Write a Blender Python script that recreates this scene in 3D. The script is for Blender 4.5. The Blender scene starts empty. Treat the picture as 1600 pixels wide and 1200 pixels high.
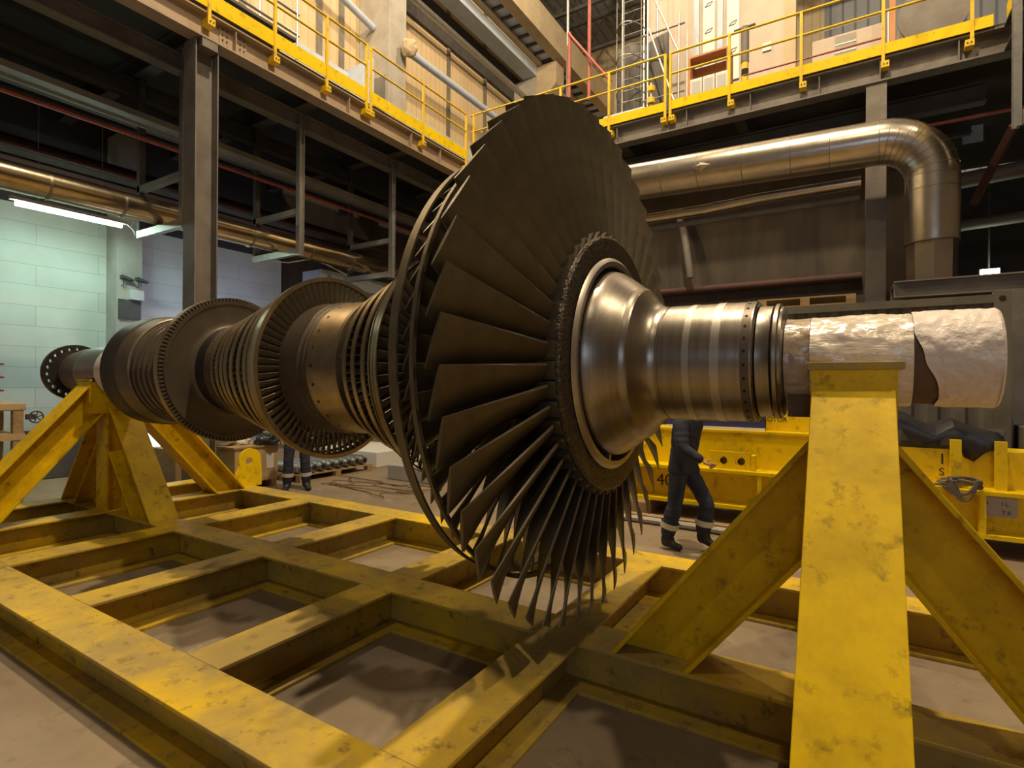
import bpy, bmesh, math, random
from mathutils import Vector, Matrix
random.seed(7)
C = bpy.context.collection
scene = bpy.context.scene
PI = math.pi

# ------------------------------------------------------------------ camera
def setup_camera():
    cam = bpy.data.cameras.new('camera')
    cam.sensor_width = 36.0
    cam.lens = 855.44 / 1600 * 36.0
    cam.clip_end = 200
    o = bpy.data.objects.new('camera', cam)
    C.objects.link(o)
    yaw, pit, rol = (math.radians(a) for a in (-31.85, -0.0628, 0.3511))
    A = Matrix(((math.cos(yaw), -math.sin(yaw), 0), (0, 0, -1), (math.sin(yaw), math.cos(yaw), 0)))
    B = Matrix(((1, 0, 0), (0, math.cos(pit), -math.sin(pit)), (0, math.sin(pit), math.cos(pit))))
    D = Matrix(((math.cos(rol), -math.sin(rol), 0), (math.sin(rol), math.cos(rol), 0), (0, 0, 1)))
    R = D @ B @ A                       # rows: right, down, forward
    right, down, fwd = R[0], R[1], R[2]
    M = Matrix((right, -down, -fwd)).transposed().to_4x4()
    M.translation = (0, 0, 1.8)
    o.matrix_world = M
    scene.camera = o
setup_camera()

# ------------------------------------------------------------------ light
scene.view_settings.view_transform = 'Standard'
scene.view_settings.look = 'None'
scene.view_settings.gamma = 1.0
scene.view_settings.use_curve_mapping = False
scene.view_settings.exposure = 0.2

w = bpy.data.worlds.new('hall air')
scene.world = w
w.use_nodes = True
w.node_tree.nodes['Background'].inputs[0].default_value = (0.62, 0.58, 0.54, 1)
w.node_tree.nodes['Background'].inputs[1].default_value = 0.032

def lamp(name, loc, power, col, size=0.5, kind='POINT', rot=(0, 0, 0), sy=None):
    l = bpy.data.lights.new(name, kind)
    l.energy = power
    l.color = col
    if kind == 'AREA':
        l.size = size
        if sy:
            l.shape = 'RECTANGLE'; l.size_y = sy
    elif kind == 'SUN':
        l.angle = size
    else:
        l.shadow_soft_size = size
    o = bpy.data.objects.new(name, l)
    o.location = loc; o.rotation_euler = rot
    C.objects.link(o)
    return o

WARM = (1.0, 0.79, 0.52)
COOL = (0.62, 0.76, 1.0)
lamp('assumed_high_bay', (-1.4, 5.2, 18.0), 6800, WARM, 0.25)  # these overhead lamps are unseen, assumed from the fall of light and shadow
lamp('assumed_high_bay', (8.5, 3.0, 18.5), 3300, WARM, 0.3)
lamp('assumed_high_bay', (-12.8, 2.5, 17.0), 3000, WARM, 0.3)
lamp('assumed_high_bay', (1.5, -4.5, 18.0), 900, WARM, 0.3)
lamp('assumed_high_bay', (-6.5, 14.0, 18.5), 1900, WARM, 0.3)
lamp('assumed_high_bay', (2.0, 20.0, 19.0), 600, WARM, 0.3)
lamp('assumed_daylight_fill', (4.0, -13.0, 5.0), 190, COOL, 9.0, 'AREA', (math.radians(86), 0, 0), 3.0)  # added cool fill for daylight assumed behind the camera, no window built

# ------------------------------------------------------------------ materials
def srgb(r, g, b):
    def f(c):
        c /= 255.0
        return c / 12.92 if c <= 0.04045 else ((c + 0.055) / 1.055) ** 2.4
    return (f(r), f(g), f(b), 1)

def mat(name, col, rough=0.6, metal=0.0, var=None, scale=4.0, lo=0.45, hi=0.7, bump=0.0, bscale=40.0,
        emit=None, estr=0.0, spec=None, alpha=None, coat=0.0, stretch=None, aniso=0.0):
    m = bpy.data.materials.new(name)
    m.use_nodes = True
    nt = m.node_tree; N = nt.nodes; L = nt.links
    b = N['Principled BSDF']
    b.inputs['Base Color'].default_value = col
    b.inputs['Roughness'].default_value = rough
    b.inputs['Metallic'].default_value = metal
    if spec is not None: b.inputs['Specular IOR Level'].default_value = spec
    if coat: b.inputs['Coat Weight'].default_value = coat
    if aniso: b.inputs['Anisotropic'].default_value = aniso
    tc = N.new('ShaderNodeTexCoord')
    src = tc.outputs['Object']
    if stretch:
        mp = N.new('ShaderNodeMapping'); mp.inputs['Scale'].default_value = stretch
        L.new(src, mp.inputs[0]); src = mp.outputs[0]
    if var is not None:
        n = N.new('ShaderNodeTexNoise'); n.inputs['Scale'].default_value = scale
        n.inputs['Detail'].default_value = 7; n.inputs['Roughness'].default_value = 0.65
        r = N.new('ShaderNodeValToRGB')
        r.color_ramp.elements[0].position = lo; r.color_ramp.elements[1].position = hi
        r.color_ramp.elements[0].color = col; r.color_ramp.elements[1].color = var
        L.new(src, n.inputs['Vector']); L.new(n.outputs['Fac'], r.inputs[0]); L.new(r.outputs[0], b.inputs['Base Color'])
    if bump:
        n2 = N.new('ShaderNodeTexNoise'); n2.inputs['Scale'].default_value = bscale; n2.inputs['Detail'].default_value = 4
        bp = N.new('ShaderNodeBump'); bp.inputs['Strength'].default_value = bump; bp.inputs['Distance'].default_value = 0.02
        L.new(src, n2.inputs['Vector']); L.new(n2.outputs['Fac'], bp.inputs['Height']); L.new(bp.outputs[0], b.inputs['Normal'])
    if emit is not None:
        b.inputs['Emission Color'].default_value = emit; b.inputs['Emission Strength'].default_value = estr
    return m

def two_tone(name, col, dirt, fine, rough=0.5, big=1.3, small=14.0, bump=0.05, lo=.45, hi=.75, spec=None):
    """paint with broad grime and small scuffs"""
    m = mat(name, col, rough, spec=spec)
    nt = m.node_tree; N = nt.nodes; L = nt.links; b = N['Principled BSDF']
    tc = N.new('ShaderNodeTexCoord')
    n1 = N.new('ShaderNodeTexNoise'); n1.inputs['Scale'].default_value = big; n1.inputs['Detail'].default_value = 8; n1.inputs['Roughness'].default_value = .7
    n2 = N.new('ShaderNodeTexNoise'); n2.inputs['Scale'].default_value = small; n2.inputs['Detail'].default_value = 6; n2.inputs['Roughness'].default_value = .7
    r1 = N.new('ShaderNodeValToRGB'); r1.color_ramp.elements[0].position = lo; r1.color_ramp.elements[1].position = hi
    r2 = N.new('ShaderNodeValToRGB'); r2.color_ramp.elements[0].position = .555; r2.color_ramp.elements[1].position = .70
    mx1 = N.new('ShaderNodeMixRGB'); mx1.inputs[1].default_value = col; mx1.inputs[2].default_value = dirt
    mx2 = N.new('ShaderNodeMixRGB'); mx2.inputs[2].default_value = fine
    for n in (n1, n2): L.new(tc.outputs['Object'], n.inputs['Vector'])
    L.new(n1.outputs['Fac'], r1.inputs[0]); L.new(n2.outputs['Fac'], r2.inputs[0])
    L.new(r1.outputs[0], mx1.inputs[0]); L.new(mx1.outputs[0], mx2.inputs[1]); L.new(r2.outputs[0], mx2.inputs[0])
    L.new(mx2.outputs[0], b.inputs['Base Color'])
    bp = N.new('ShaderNodeBump'); bp.inputs['Strength'].default_value = bump; bp.inputs['Distance'].default_value = .01
    L.new(n2.outputs['Fac'], bp.inputs['Height']); L.new(bp.outputs[0], b.inputs['Normal'])
    return m

M = {}
M['yellow'] = two_tone('yellow paint', (0.80, 0.54, 0.003, 1), (0.55, 0.36, 0.006, 1), (0.30, 0.19, 0.008, 1), .5, 3.6, 9.0, .05, .40, .68, .25)
M['yellow_top'] = two_tone('worn yellow paint', (0.74, 0.49, 0.004, 1), (0.38, 0.28, 0.085, 1), (0.19, 0.135, 0.04, 1), .5, .9, 11.0, .05, .33, .60, .25)
M['yellow_clean'] = two_tone('bright yellow paint', (0.86, 0.62, 0.003, 1), (0.70, 0.48, 0.005, 1), (0.45, 0.32, 0.02, 1), .4, 1.0, 8.0, .04, .45, .75, .25)
M['rail_yellow'] = two_tone('rail yellow paint', (0.82, 0.55, 0.01, 1), (0.65, 0.42, 0.02, 1), (0.35, 0.25, 0.04, 1), .45, 1.0, 6.0)
M['blade'] = mat('blade steel', (0.150, 0.124, 0.080, 1), .44, .5, (0.092, 0.076, 0.050, 1), 6.0, .35, .7, .03, 90)
M['rotor'] = mat('rotor steel', (0.20, 0.16, 0.115, 1), .42, .55, (0.13, 0.10, 0.075, 1), 5.0, .35, .7, .03, 60)
M['band'] = mat('shroud band steel', (0.46, 0.38, 0.25, 1), .30, .85, (0.33, 0.265, 0.165, 1), 7.0, .35, .7, .03, 60)
M['dark_steel'] = mat('dark oxidised steel', (0.06, 0.052, 0.047, 1), .45, .8, (0.10, 0.085, 0.07, 1), 4.0, .4, .7, .03, 50)
M['disc'] = mat('disc steel', (0.155, 0.122, 0.088, 1), .43, .55, (0.10, 0.078, 0.058, 1), 3.0, .35, .7)
M['polished'] = mat('polished journal steel', (0.36, 0.32, 0.27, 1), .32, .97, (0.25, 0.22, 0.185, 1), 3.0, .35, .75, .06, 30, stretch=(14, 1, 1))
M['polished_light'] = mat('bright journal band', (0.55, 0.51, 0.45, 1), .40, .95, (0.42, 0.38, 0.33, 1), 3.0, .35, .75)
M['stipple'] = mat('peened rim steel', (0.15, 0.125, 0.095, 1), .42, .85, (0.07, 0.058, 0.045, 1), 45.0, .4, .62, .8, 55)
M['black'] = mat('black hole', (0.012, 0.011, 0.010, 1), .8)
M['foil'] = mat('plastic wrap', (0.84, 0.76, 0.65, 1), .24, .12, (0.68, 0.59, 0.48, 1), 3.0, .4, .7, .55, 9, stretch=(.7, 2.6, 2.6))
M['foil_brown'] = mat('brownish plastic wrap', (0.50, 0.40, 0.30, 1), .26, .12, (0.30, 0.22, 0.15, 1), 5.0, .4, .7, .5, 10)
M['sleeve'] = mat('white sleeve', (0.80, 0.72, 0.66, 1), .42, 0, (0.72, 0.63, 0.57, 1), 3.0, .4, .7, .9, 16)
M['brown_cloth'] = mat('brown cloth wrap', (0.13, 0.085, 0.05, 1), .75, 0, (0.07, 0.05, 0.03, 1), 6.0)
M['floor'] = None
M['girder'] = mat('grey painted steel', (0.21, 0.19, 0.165, 1), .6, .1, (0.14, 0.12, 0.10, 1), 2.2, .4, .7, .05, 20)
M['girder_lit'] = mat('warm-lit girder paint', (0.42, 0.32, 0.215, 1), .6, .1, (0.30, 0.225, 0.15, 1), 2.0, .4, .7, .05, 20)  # girder paint with the warm light on its face put into the colour
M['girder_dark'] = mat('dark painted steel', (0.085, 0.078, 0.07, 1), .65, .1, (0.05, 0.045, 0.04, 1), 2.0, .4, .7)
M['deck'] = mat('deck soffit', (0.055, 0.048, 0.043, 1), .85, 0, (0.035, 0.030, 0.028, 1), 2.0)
M['red_pipe'] = mat('red painted pipe', (0.42, 0.10, 0.07, 1), .5, 0, (0.28, 0.07, 0.05, 1), 5.0)
M['dull_red'] = mat('dull red oxide paint', (0.085, 0.035, 0.025, 1), .7, 0, (0.06, 0.03, 0.022, 1), 5.0)
M['insul'] = mat('insulation cladding', (0.66, 0.60, 0.51, 1), .27, 1.0, (0.52, 0.47, 0.39, 1), 3.0, .4, .7, .10, 5)
M['seam'] = mat('cladding seam', (0.30, 0.26, 0.21, 1), .35, .9)
M['gold'] = mat('tarnished cladding', (0.64, 0.53, 0.38, 1), .20, 1.0, (0.48, 0.38, 0.25, 1), 2.5, .4, .7, .15, 5)
M['concrete'] = mat('concrete', (0.43, 0.40, 0.35, 1), .9, 0, (0.32, 0.295, 0.255, 1), 1.6, .4, .7, .15, 18)
M['concrete_tan'] = mat('tan concrete', (0.56, 0.45, 0.29, 1), .9, 0, (0.44, 0.345, 0.22, 1), 1.4, .4, .7, .1, 18)
M['paleblue'] = mat('pale blue paint', (0.50, 0.57, 0.68, 1), .5, 0, (0.42, 0.48, 0.57, 1), 3.0)
M['cream'] = mat('cream panel', (0.54, 0.45, 0.36, 1), .6, 0, (0.46, 0.38, 0.30, 1), 1.5)
M['white'] = mat('off-white paint', (0.74, 0.72, 0.68, 1), .55)
M['grey_box'] = mat('light grey plastic', (0.50, 0.51, 0.51, 1), .45)
M['wood'] = mat('weathered wood', (0.40, 0.27, 0.13, 1), .8, 0, (0.25, 0.165, 0.08, 1), 3.0, .4, .7, .1, 30, stretch=(1, 6, 6))
M['plywood'] = mat('plywood', (0.50, 0.36, 0.19, 1), .75, 0, (0.40, 0.28, 0.14, 1), 3.0)
M['orange_wood'] = mat('orange stained board', (0.52, 0.25, 0.10, 1), .7, 0, (0.42, 0.19, 0.08, 1), 3.0)
M['tarp'] = mat('black tarpaulin', (0.022, 0.022, 0.028, 1), .35, 0, (0.035, 0.035, 0.045, 1), 4.0, .4, .7, .3, 9)
M['blue'] = mat('dark blue paint', (0.035, 0.04, 0.16, 1), .5)
M['navy'] = mat('navy coverall', (0.022, 0.026, 0.050, 1), .85, 0, (0.034, 0.038, 0.065, 1), 9.0, .4, .7, .25, 22)
M['boot'] = mat('black boot leather', (0.014, 0.013, 0.013, 1), .55)
M['reflect'] = mat('reflective tape', (0.60, 0.58, 0.48, 1), .35)
M['skin'] = mat('skin', (0.50, 0.29, 0.20, 1), .55)
M['hair'] = mat('hair', (0.03, 0.022, 0.016, 1), .7)
M['helmet'] = mat('white helmet', (0.75, 0.74, 0.70, 1), .35)
M['red'] = mat('red painted steel', (0.30, 0.025, 0.02, 1), .5, 0, (0.19, 0.018, 0.015, 1), 6.0)
M['container'] = mat('grey container paint', (0.16, 0.145, 0.115, 1), .65, .1, (0.105, 0.095, 0.075, 1), 1.8)
M['rope'] = mat('rope', (0.16, 0.135, 0.10, 1), .9, 0, (0.10, 0.08, 0.06, 1), 20.0)
M['cable'] = mat('rusty cable', (0.20, 0.13, 0.075, 1), .85)
M['brown_wall'] = mat('stained brown wall', (0.095, 0.074, 0.054, 1), .85, 0, (0.052, 0.040, 0.030, 1), 1.1, .38, .7, .1, 8, stretch=(2.2, 2.2, .45))
M['ink'] = mat('black stencil paint', (0.03, 0.025, 0.02, 1), .7)
M['plate'] = mat('grey plate', (0.42, 0.42, 0.43, 1), .5)
M['galv'] = mat('galvanised steel', (0.42, 0.41, 0.39, 1), .4, .8, (0.33, 0.31, 0.29, 1), 8.0)
M['tube_on'] = mat('lit fluorescent tube', (1, 1, 1, 1), .4, emit=(0.72, 1.0, 0.80, 1), estr=26.0)
M['lamp_on'] = mat('lit flood lamp', (1, 1, 1, 1), .4, emit=(0.85, 1.0, 0.80, 1), estr=14.0)
M['panel_glow'] = mat('blue-white glow', (0.8, 0.9, 1, 1), .5, emit=(0.72, 0.88, 1.0, 1), estr=2.6)  # glow of the made-up panel behind the far stand
M['roof'] = mat('blue grey roof sheeting', (0.20, 0.22, 0.25, 1), .7)

def floor_material():
    m = two_tone('worn concrete floor', (0.30, 0.232, 0.152, 1), (0.20, 0.156, 0.106, 1), (0.165, 0.132, 0.092, 1), .55, .8, 6.0, .12, .36, .66)
    nt = m.node_tree; N = nt.nodes; L = nt.links; b = N['Principled BSDF']
    tc = N.new('ShaderNodeTexCoord')
    v = N.new('ShaderNodeTexNoise'); v.inputs['Scale'].default_value = 1.1; v.inputs['Detail'].default_value = 9; v.inputs['Roughness'].default_value = .8
    r = N.new('ShaderNodeValToRGB'); r.color_ramp.elements[0].position = .60; r.color_ramp.elements[1].position = .68
    mx = N.new('ShaderNodeMixRGB'); mx.inputs[2].default_value = (0.35, 0.315, 0.265, 1)
    old = b.inputs['Base Color'].links[0].from_socket
    L.new(tc.outputs['Object'], v.inputs['Vector']); L.new(v.outputs['Fac'], r.inputs[0]); L.new(r.outputs[0], mx.inputs[0])
    L.new(old, mx.inputs[1]); L.new(mx.outputs[0], b.inputs['Base Color'])
    return m
M['floor'] = floor_material()

def block_wall_material():
    m = mat('painted block wall', (0.66, 0.66, 0.62, 1), .75)
    nt = m.node_tree; N = nt.nodes; L = nt.links; b = N['Principled BSDF']
    tc = N.new('ShaderNodeTexCoord')
    sep = N.new('ShaderNodeSeparateXYZ'); cmb = N.new('ShaderNodeCombineXYZ')
    L.new(tc.outputs['Object'], sep.inputs[0]); L.new(sep.outputs[1], cmb.inputs[0]); L.new(sep.outputs[2], cmb.inputs[1])
    br = N.new('ShaderNodeTexBrick')
    br.inputs['Color1'].default_value = (0.66, 0.66, 0.61, 1); br.inputs['Color2'].default_value = (0.60, 0.61, 0.57, 1)
    br.inputs['Mortar'].default_value = (0.47, 0.47, 0.44, 1)
    br.inputs['Scale'].default_value = 1.0; br.inputs['Brick Width'].default_value = 2.2; br.inputs['Row Height'].default_value = .42
    br.inputs['Mortar Size'].default_value = .008
    n = N.new('ShaderNodeTexNoise'); n.inputs['Scale'].default_value = .8; n.inputs['Detail'].default_value = 8
    r = N.new('ShaderNodeValToRGB'); r.color_ramp.elements[0].position = .4; r.color_ramp.elements[1].position = .7
    r.color_ramp.elements[0].color = (1, 1, 1, 1); r.color_ramp.elements[1].color = (.82, .80, .76, 1)
    mx = N.new('ShaderNodeMixRGB'); mx.blend_type = 'MULTIPLY'; mx.inputs[0].default_value = 1
    L.new(cmb.outputs[0], br.inputs['Vector']); L.new(tc.outputs['Object'], n.inputs['Vector'])
    L.new(n.outputs['Fac'], r.inputs[0]); L.new(br.outputs['Color'], mx.inputs[1]); L.new(r.outputs[0], mx.inputs[2])
    L.new(mx.outputs[0], b.inputs['Base Color'])
    return m
M['block'] = block_wall_material()

def stripe_material(name, col, dark, axis, pitch, duty=.12):
    """ribbed sheet cladding: thin dark valleys across one axis"""
    m = mat(name, col, .6)
    nt = m.node_tree; N = nt.nodes; L = nt.links; b = N['Principled BSDF']
    tc = N.new('ShaderNodeTexCoord'); sep = N.new('ShaderNodeSeparateXYZ')
    L.new(tc.outputs['Object'], sep.inputs[0])
    d = N.new('ShaderNodeMath'); d.operation = 'DIVIDE'; d.inputs[1].default_value = pitch
    f = N.new('ShaderNodeMath'); f.operation = 'FRACT'
    g = N.new('ShaderNodeMath'); g.operation = 'LESS_THAN'; g.inputs[1].default_value = duty
    L.new(sep.outputs[axis], d.inputs[0]); L.new(d.outputs[0], f.inputs[0]); L.new(f.outputs[0], g.inputs[0])
    n = N.new('ShaderNodeTexNoise'); n.inputs['Scale'].default_value = .9; n.inputs['Detail'].default_value = 8
    r = N.new('ShaderNodeValToRGB'); r.color_ramp.elements[0].position = .4; r.color_ramp.elements[1].position = .75
    r.color_ramp.elements[0].color = col; r.color_ramp.elements[1].color = tuple(c * .84 for c in col[:3]) + (1,)
    L.new(tc.outputs['Object'], n.inputs['Vector']); L.new(n.outputs['Fac'], r.inputs[0])
    mx = N.new('ShaderNodeMixRGB'); mx.inputs[2].default_value = dark
    L.new(g.outputs[0], mx.inputs[0]); L.new(r.outputs[0], mx.inputs[1]); L.new(mx.outputs[0], b.inputs['Base Color'])
    return m
M['cladding'] = stripe_material('ribbed wall cladding', (0.66, 0.50, 0.29, 1), (0.50, 0.37, 0.20, 1), 1, .28)
M['cladding_back'] = stripe_material('ribbed back cladding', (0.62, 0.50, 0.33, 1), (0.44, 0.34, 0.21, 1), 0, .35)
M['roof_rib'] = stripe_material('ribbed roof sheet', (0.26, 0.28, 0.31, 1), (0.13, 0.14, 0.16, 1), 0, .5, .2)

# ------------------------------------------------------------------ mesh helpers
class MB:
    def __init__(s): s.bm = bmesh.new()
    def box(s, x0, x1, y0, y1, z0, z1):
        v = [s.bm.verts.new(p) for p in ((x0, y0, z0), (x1, y0, z0), (x1, y1, z0), (x0, y1, z0), (x0, y0, z1), (x1, y0, z1), (x1, y1, z1), (x0, y1, z1))]
        for f in ((3, 2, 1, 0), (4, 5, 6, 7), (0, 1, 5, 4), (1, 2, 6, 5), (2, 3, 7, 6), (3, 0, 4, 7)): s.bm.faces.new([v[i] for i in f])
        return s
    def prism(s, pts, off):
        off = Vector(off); a = [s.bm.verts.new(p) for p in pts]; b = [s.bm.verts.new(Vector(p) + off) for p in pts]
        n = len(pts)
        s.bm.faces.new(a[::-1]); s.bm.faces.new(b)
        for i in range(n): s.bm.faces.new((a[i], a[(i + 1) % n], b[(i + 1) % n], b[i]))
        return s
    def tube(s, pts, r, n=12, cap=True, close=False):
        pts = [Vector(p) for p in pts]; rs = r if isinstance(r, (list, tuple)) else [r] * len(pts)
        rings = []; up = None
        for i, p in enumerate(pts):
            if close: t = pts[(i + 1) % len(pts)] - pts[i - 1]
            else: t = (pts[min(i + 1, len(pts) - 1)] - pts[max(i - 1, 0)])
            t.normalize()
            if up is None:
                up = Vector((0, 0, 1)) if abs(t.z) < .9 else Vector((1, 0, 0))
            u = (up - t * up.dot(t)).normalized(); v = t.cross(u); up = u
            rings.append([s.bm.verts.new(p + (u * math.cos(2 * PI * k / n) + v * math.sin(2 * PI * k / n)) * rs[i]) for k in range(n)])
        m = len(rings)
        for i in range(m if close else m - 1):
            A, B = rings[i], rings[(i + 1) % m]
            for k in range(n): s.bm.faces.new((A[k], A[(k + 1) % n], B[(k + 1) % n], B[k]))
        if cap and not close:
            s.bm.faces.new(rings[0][::-1]); s.bm.faces.new(rings[-1])
        return s
    def lathe(s, prof, n=96, axis='x', c=(0, 0, 0), closed=False):
        """prof: (along, radius) list turned about an axis through c"""
        rings = []
        c = Vector(c)
        for a, r in prof:
            ring = []
            for k in range(n):
                t = 2 * PI * k / n; p, q = r * math.cos(t), r * math.sin(t)
                ring.append(s.bm.verts.new(c + (Vector((a, p, q)) if axis == 'x' else Vector((p, a, q)) if axis == 'y' else Vector((p, q, a)))))
            rings.append(ring)
        m = len(rings)
        for i in range(m if closed else m - 1):
            A, B = rings[i], rings[(i + 1) % m]
            for k in range(n): s.bm.faces.new((A[k], A[(k + 1) % n], B[(k + 1) % n], B[k]))
        if not closed:
            for ring in (rings[0][::-1], rings[-1]):
                s.bm.faces.new(ring)
        return s
    def ibeam(s, a, b, axis, y0, z0, w, h, tf=.022, tw=.014, lip=0):
        """I-section along axis from a to b; (y0,z0) = lower corner across"""
        def bx(p0, p1, q0, q1):
            if axis == 'x': s.box(a, b, p0, p1, q0, q1)
            else: s.box(p0, p1, a, b, q0, q1)
        bx(y0, y0 + w, z0, z0 + tf); bx(y0, y0 + w, z0 + h - tf, z0 + h)
        bx(y0 + w / 2 - tw / 2, y0 + w / 2 + tw / 2, z0 + tf, z0 + h - tf)
        return s
    def build(s, name, m, parent=None, smooth=False, angle=35, loc=None, bevel=0, recalc=True):
        if recalc: bmesh.ops.recalc_face_normals(s.bm, faces=s.bm.faces)
        me = bpy.data.meshes.new(name); s.bm.to_mesh(me); s.bm.free()
        o = bpy.data.objects.new(name, me); C.objects.link(o)
        if m is not None:
            for q in (m if isinstance(m, (list, tuple)) else [m]): me.materials.append(q)
        if smooth:
            me.polygons.foreach_set('use_smooth', [True] * len(me.polygons))
            me.set_sharp_from_angle(angle=math.radians(angle))
        if bevel:
            bv = o.modifiers.new('edge', 'BEVEL'); bv.width = bevel; bv.segments = 2; bv.limit_method = 'ANGLE'; bv.angle_limit = math.radians(50)
        if parent is not None: 
            o.parent = parent
            # meshes are modelled in world space; keep them there
            o.location = -Vector(parent.get('base', (0, 0, 0)))
        if loc is not None: o.location = Vector(loc) - (Vector(parent.get('base', (0, 0, 0))) if parent is not None else Vector((0, 0, 0)))
        return o

def tag(o, label=None, cat=None, group=None, kind=None):
    if label: o['label'] = label
    if cat: o['category'] = cat
    if group: o['group'] = group
    if kind: o['kind'] = kind
    return o
def thing(name, label, cat, base=(0, 0, 0), group=None):
    o = bpy.data.objects.new(name, None); C.objects.link(o)
    o.empty_display_size = .2
    o.location = base; o['base'] = tuple(base)
    return tag(o, label, cat, group)
def struct(name, mb, m, **k):
    o = mb.build(name, m, **k); o['kind'] = 'structure'; return o
def sub(mb, name, m, parent, **k):
    """a child of a part: part meshes sit at -base of their thing, sub-parts share the part's frame"""
    o = mb.build(name, m, None, **k); o.parent = parent
    return o
def copy_tree(o, parent=None):
    c = o.copy(); C.objects.link(c)
    if parent is not None: c.parent = parent
    for ch in [q for q in bpy.data.objects if q.parent == o]: copy_tree(ch, c)
    return c
def arc(c, r, a0, a1, n, plane='xz'):
    out = []
    for i in range(n + 1):
        t = a0 + (a1 - a0) * i / n; p, q = r * math.cos(t), r * math.sin(t)
        out.append((c[0] + p, c[1], c[2] + q) if plane == 'xz' else (c[0], c[1] + p, c[2] + q) if plane == 'yz' else (c[0] + p, c[1] + q, c[2]))
    return out
# ================================================================== SETTING
fl = MB(); fl.box(-16, 14.3, -15.3, 32, -.2, 0)
struct('floor', fl, M['floor'])

# left wall under the gallery (painted blocks), cladding above it
struct('wall_left', MB().box(-14.6, -14.3, -3, 10.1, 0, 5.4), M['block'])
struct('wall_left_shade', MB().box(-14.6, -14.28, -3, 10.1, 5.401, 7.6), M['deck'])  # dark colour stands for the shade under the deck and trays
struct('wall_left_recess', MB().box(-14.75, -14.45, 10.1, 32, 0, 7.6), M['brown_wall'])
struct('wall_left_upper', MB().box(-14.9, -14.6, -3, 32, 7.6, 26), M['cladding'])
struct('wall_back', MB().box(-14.9, -1.2, 30, 30.3, 0, 26), M['cladding_back'])
struct('wall_back_sheet', MB().box(-1.2, 14, 30, 30.3, 0, 26), M['roof_rib'])
struct('wall_front', MB().box(-14.9, 14, -15.3, -15, 0, 20), M['brown_wall'])
struct('wall_right', MB().box(14, 14.3, -15, 30, 0, 20), M['brown_wall'])
struct('wall_back_lower', MB().box(-8.6, 1.0, 13.3, 13.5, 0, 6.85), M['brown_wall'])
struct('wall_back_far', MB().box(1.0, 14, 19.0, 19.2, 0, 7.3), M['deck'])
struct('ceiling', MB().box(-14.9, 9, 12, 32, 21.5, 21.7), M['roof_rib'])

# ================================================================== CRADLE
AX_Y, AX_Z = 3.06, 1.925
CB = (-3.0, 3.06, 0.0)
cradle = thing('transport_cradle', 'long yellow welded steel cradle carrying the turbine rotor on two A-frame stands', 'cradle', CB)
TOP = .30
for y in (1.325, 2.905, 4.53):
    MB().ibeam(-8.72, 1.75, 'x', y, 0, .305, TOP).build('longitudinal_beam', M['yellow_top'], cradle, bevel=.004)
CROSS = (-8.715, -7.62, -6.14, -4.65, -3.12, -1.645, -.15, 1.42)
for x in CROSS:
    for (y0, y1) in ((1.632, 2.903), (3.212, 4.528)):
        cbm = MB().ibeam(y0, y1, 'y', x, .0005, .305, TOP - .001)
        for q0, q1 in ((y0 - .142, y0), (y1, y1 + .142)): cbm.box(x + .1455, x + .1595, q0, q1, .023, TOP - .023)
        cbm.build('cross_beam', M['yellow_top'], cradle, bevel=.004)

def poly_leg(plane, cx, cy, outer, inner, w, tf=.024, tw=.014):
    """inclined I-section: outer/inner = ((d0,z0),(d1,z1)) centre lines of its flanges; d measured from (cx,cy)"""
    mb = MB()
    (a0, a1), (b0, b1) = outer, inner
    def P(d, z, o): return (cx + o, cy + d, z) if plane == 'yz' else (cx + d, cy + o, z)
    off = Vector((1, 0, 0)) if plane == 'yz' else Vector((0, 1, 0))
    def nrm(p, q):
        v = Vector((q[0] - p[0], q[1] - p[1])); n = Vector((-v.y, v.x)).normalized(); return n
    for (p, q), sgn in ((outer, 1), (inner, -1)):
        n = nrm(p, q)
        mid = Vector(((b0[0] + b1[0]) / 2, (b0[1] + b1[1]) / 2)) if sgn == 1 else Vector(((a0[0] + a1[0]) / 2, (a0[1] + a1[1]) / 2))
        if n.dot(mid - Vector(p)) < 0: n = -n
        # flange shifted inward by its thickness, cut level at the bottom
        k = tf / abs(n.x) if abs(n.x) > 1e-6 else 0
        sx = math.copysign(k, n.x)
        pts = [P(p[0], p[1], -w / 2), P(q[0], q[1], -w / 2), P(q[0] + sx, q[1], -w / 2), P(p[0] + sx, p[1], -w / 2)]
        mb.prism(pts, off * w)
    ka = math.copysign(tf, b0[0] + b1[0] - a0[0] - a1[0]) * .9
    web = [P(a0[0] + ka, a0[1] - .002, -tw / 2), P(a1[0] + ka, a1[1], -tw / 2), P(b1[0] - ka, b1[1], -tw / 2), P(b0[0] - ka, b0[1] - .002, -tw / 2)]
    mb.prism(web, off * tw)
    return mb

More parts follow.
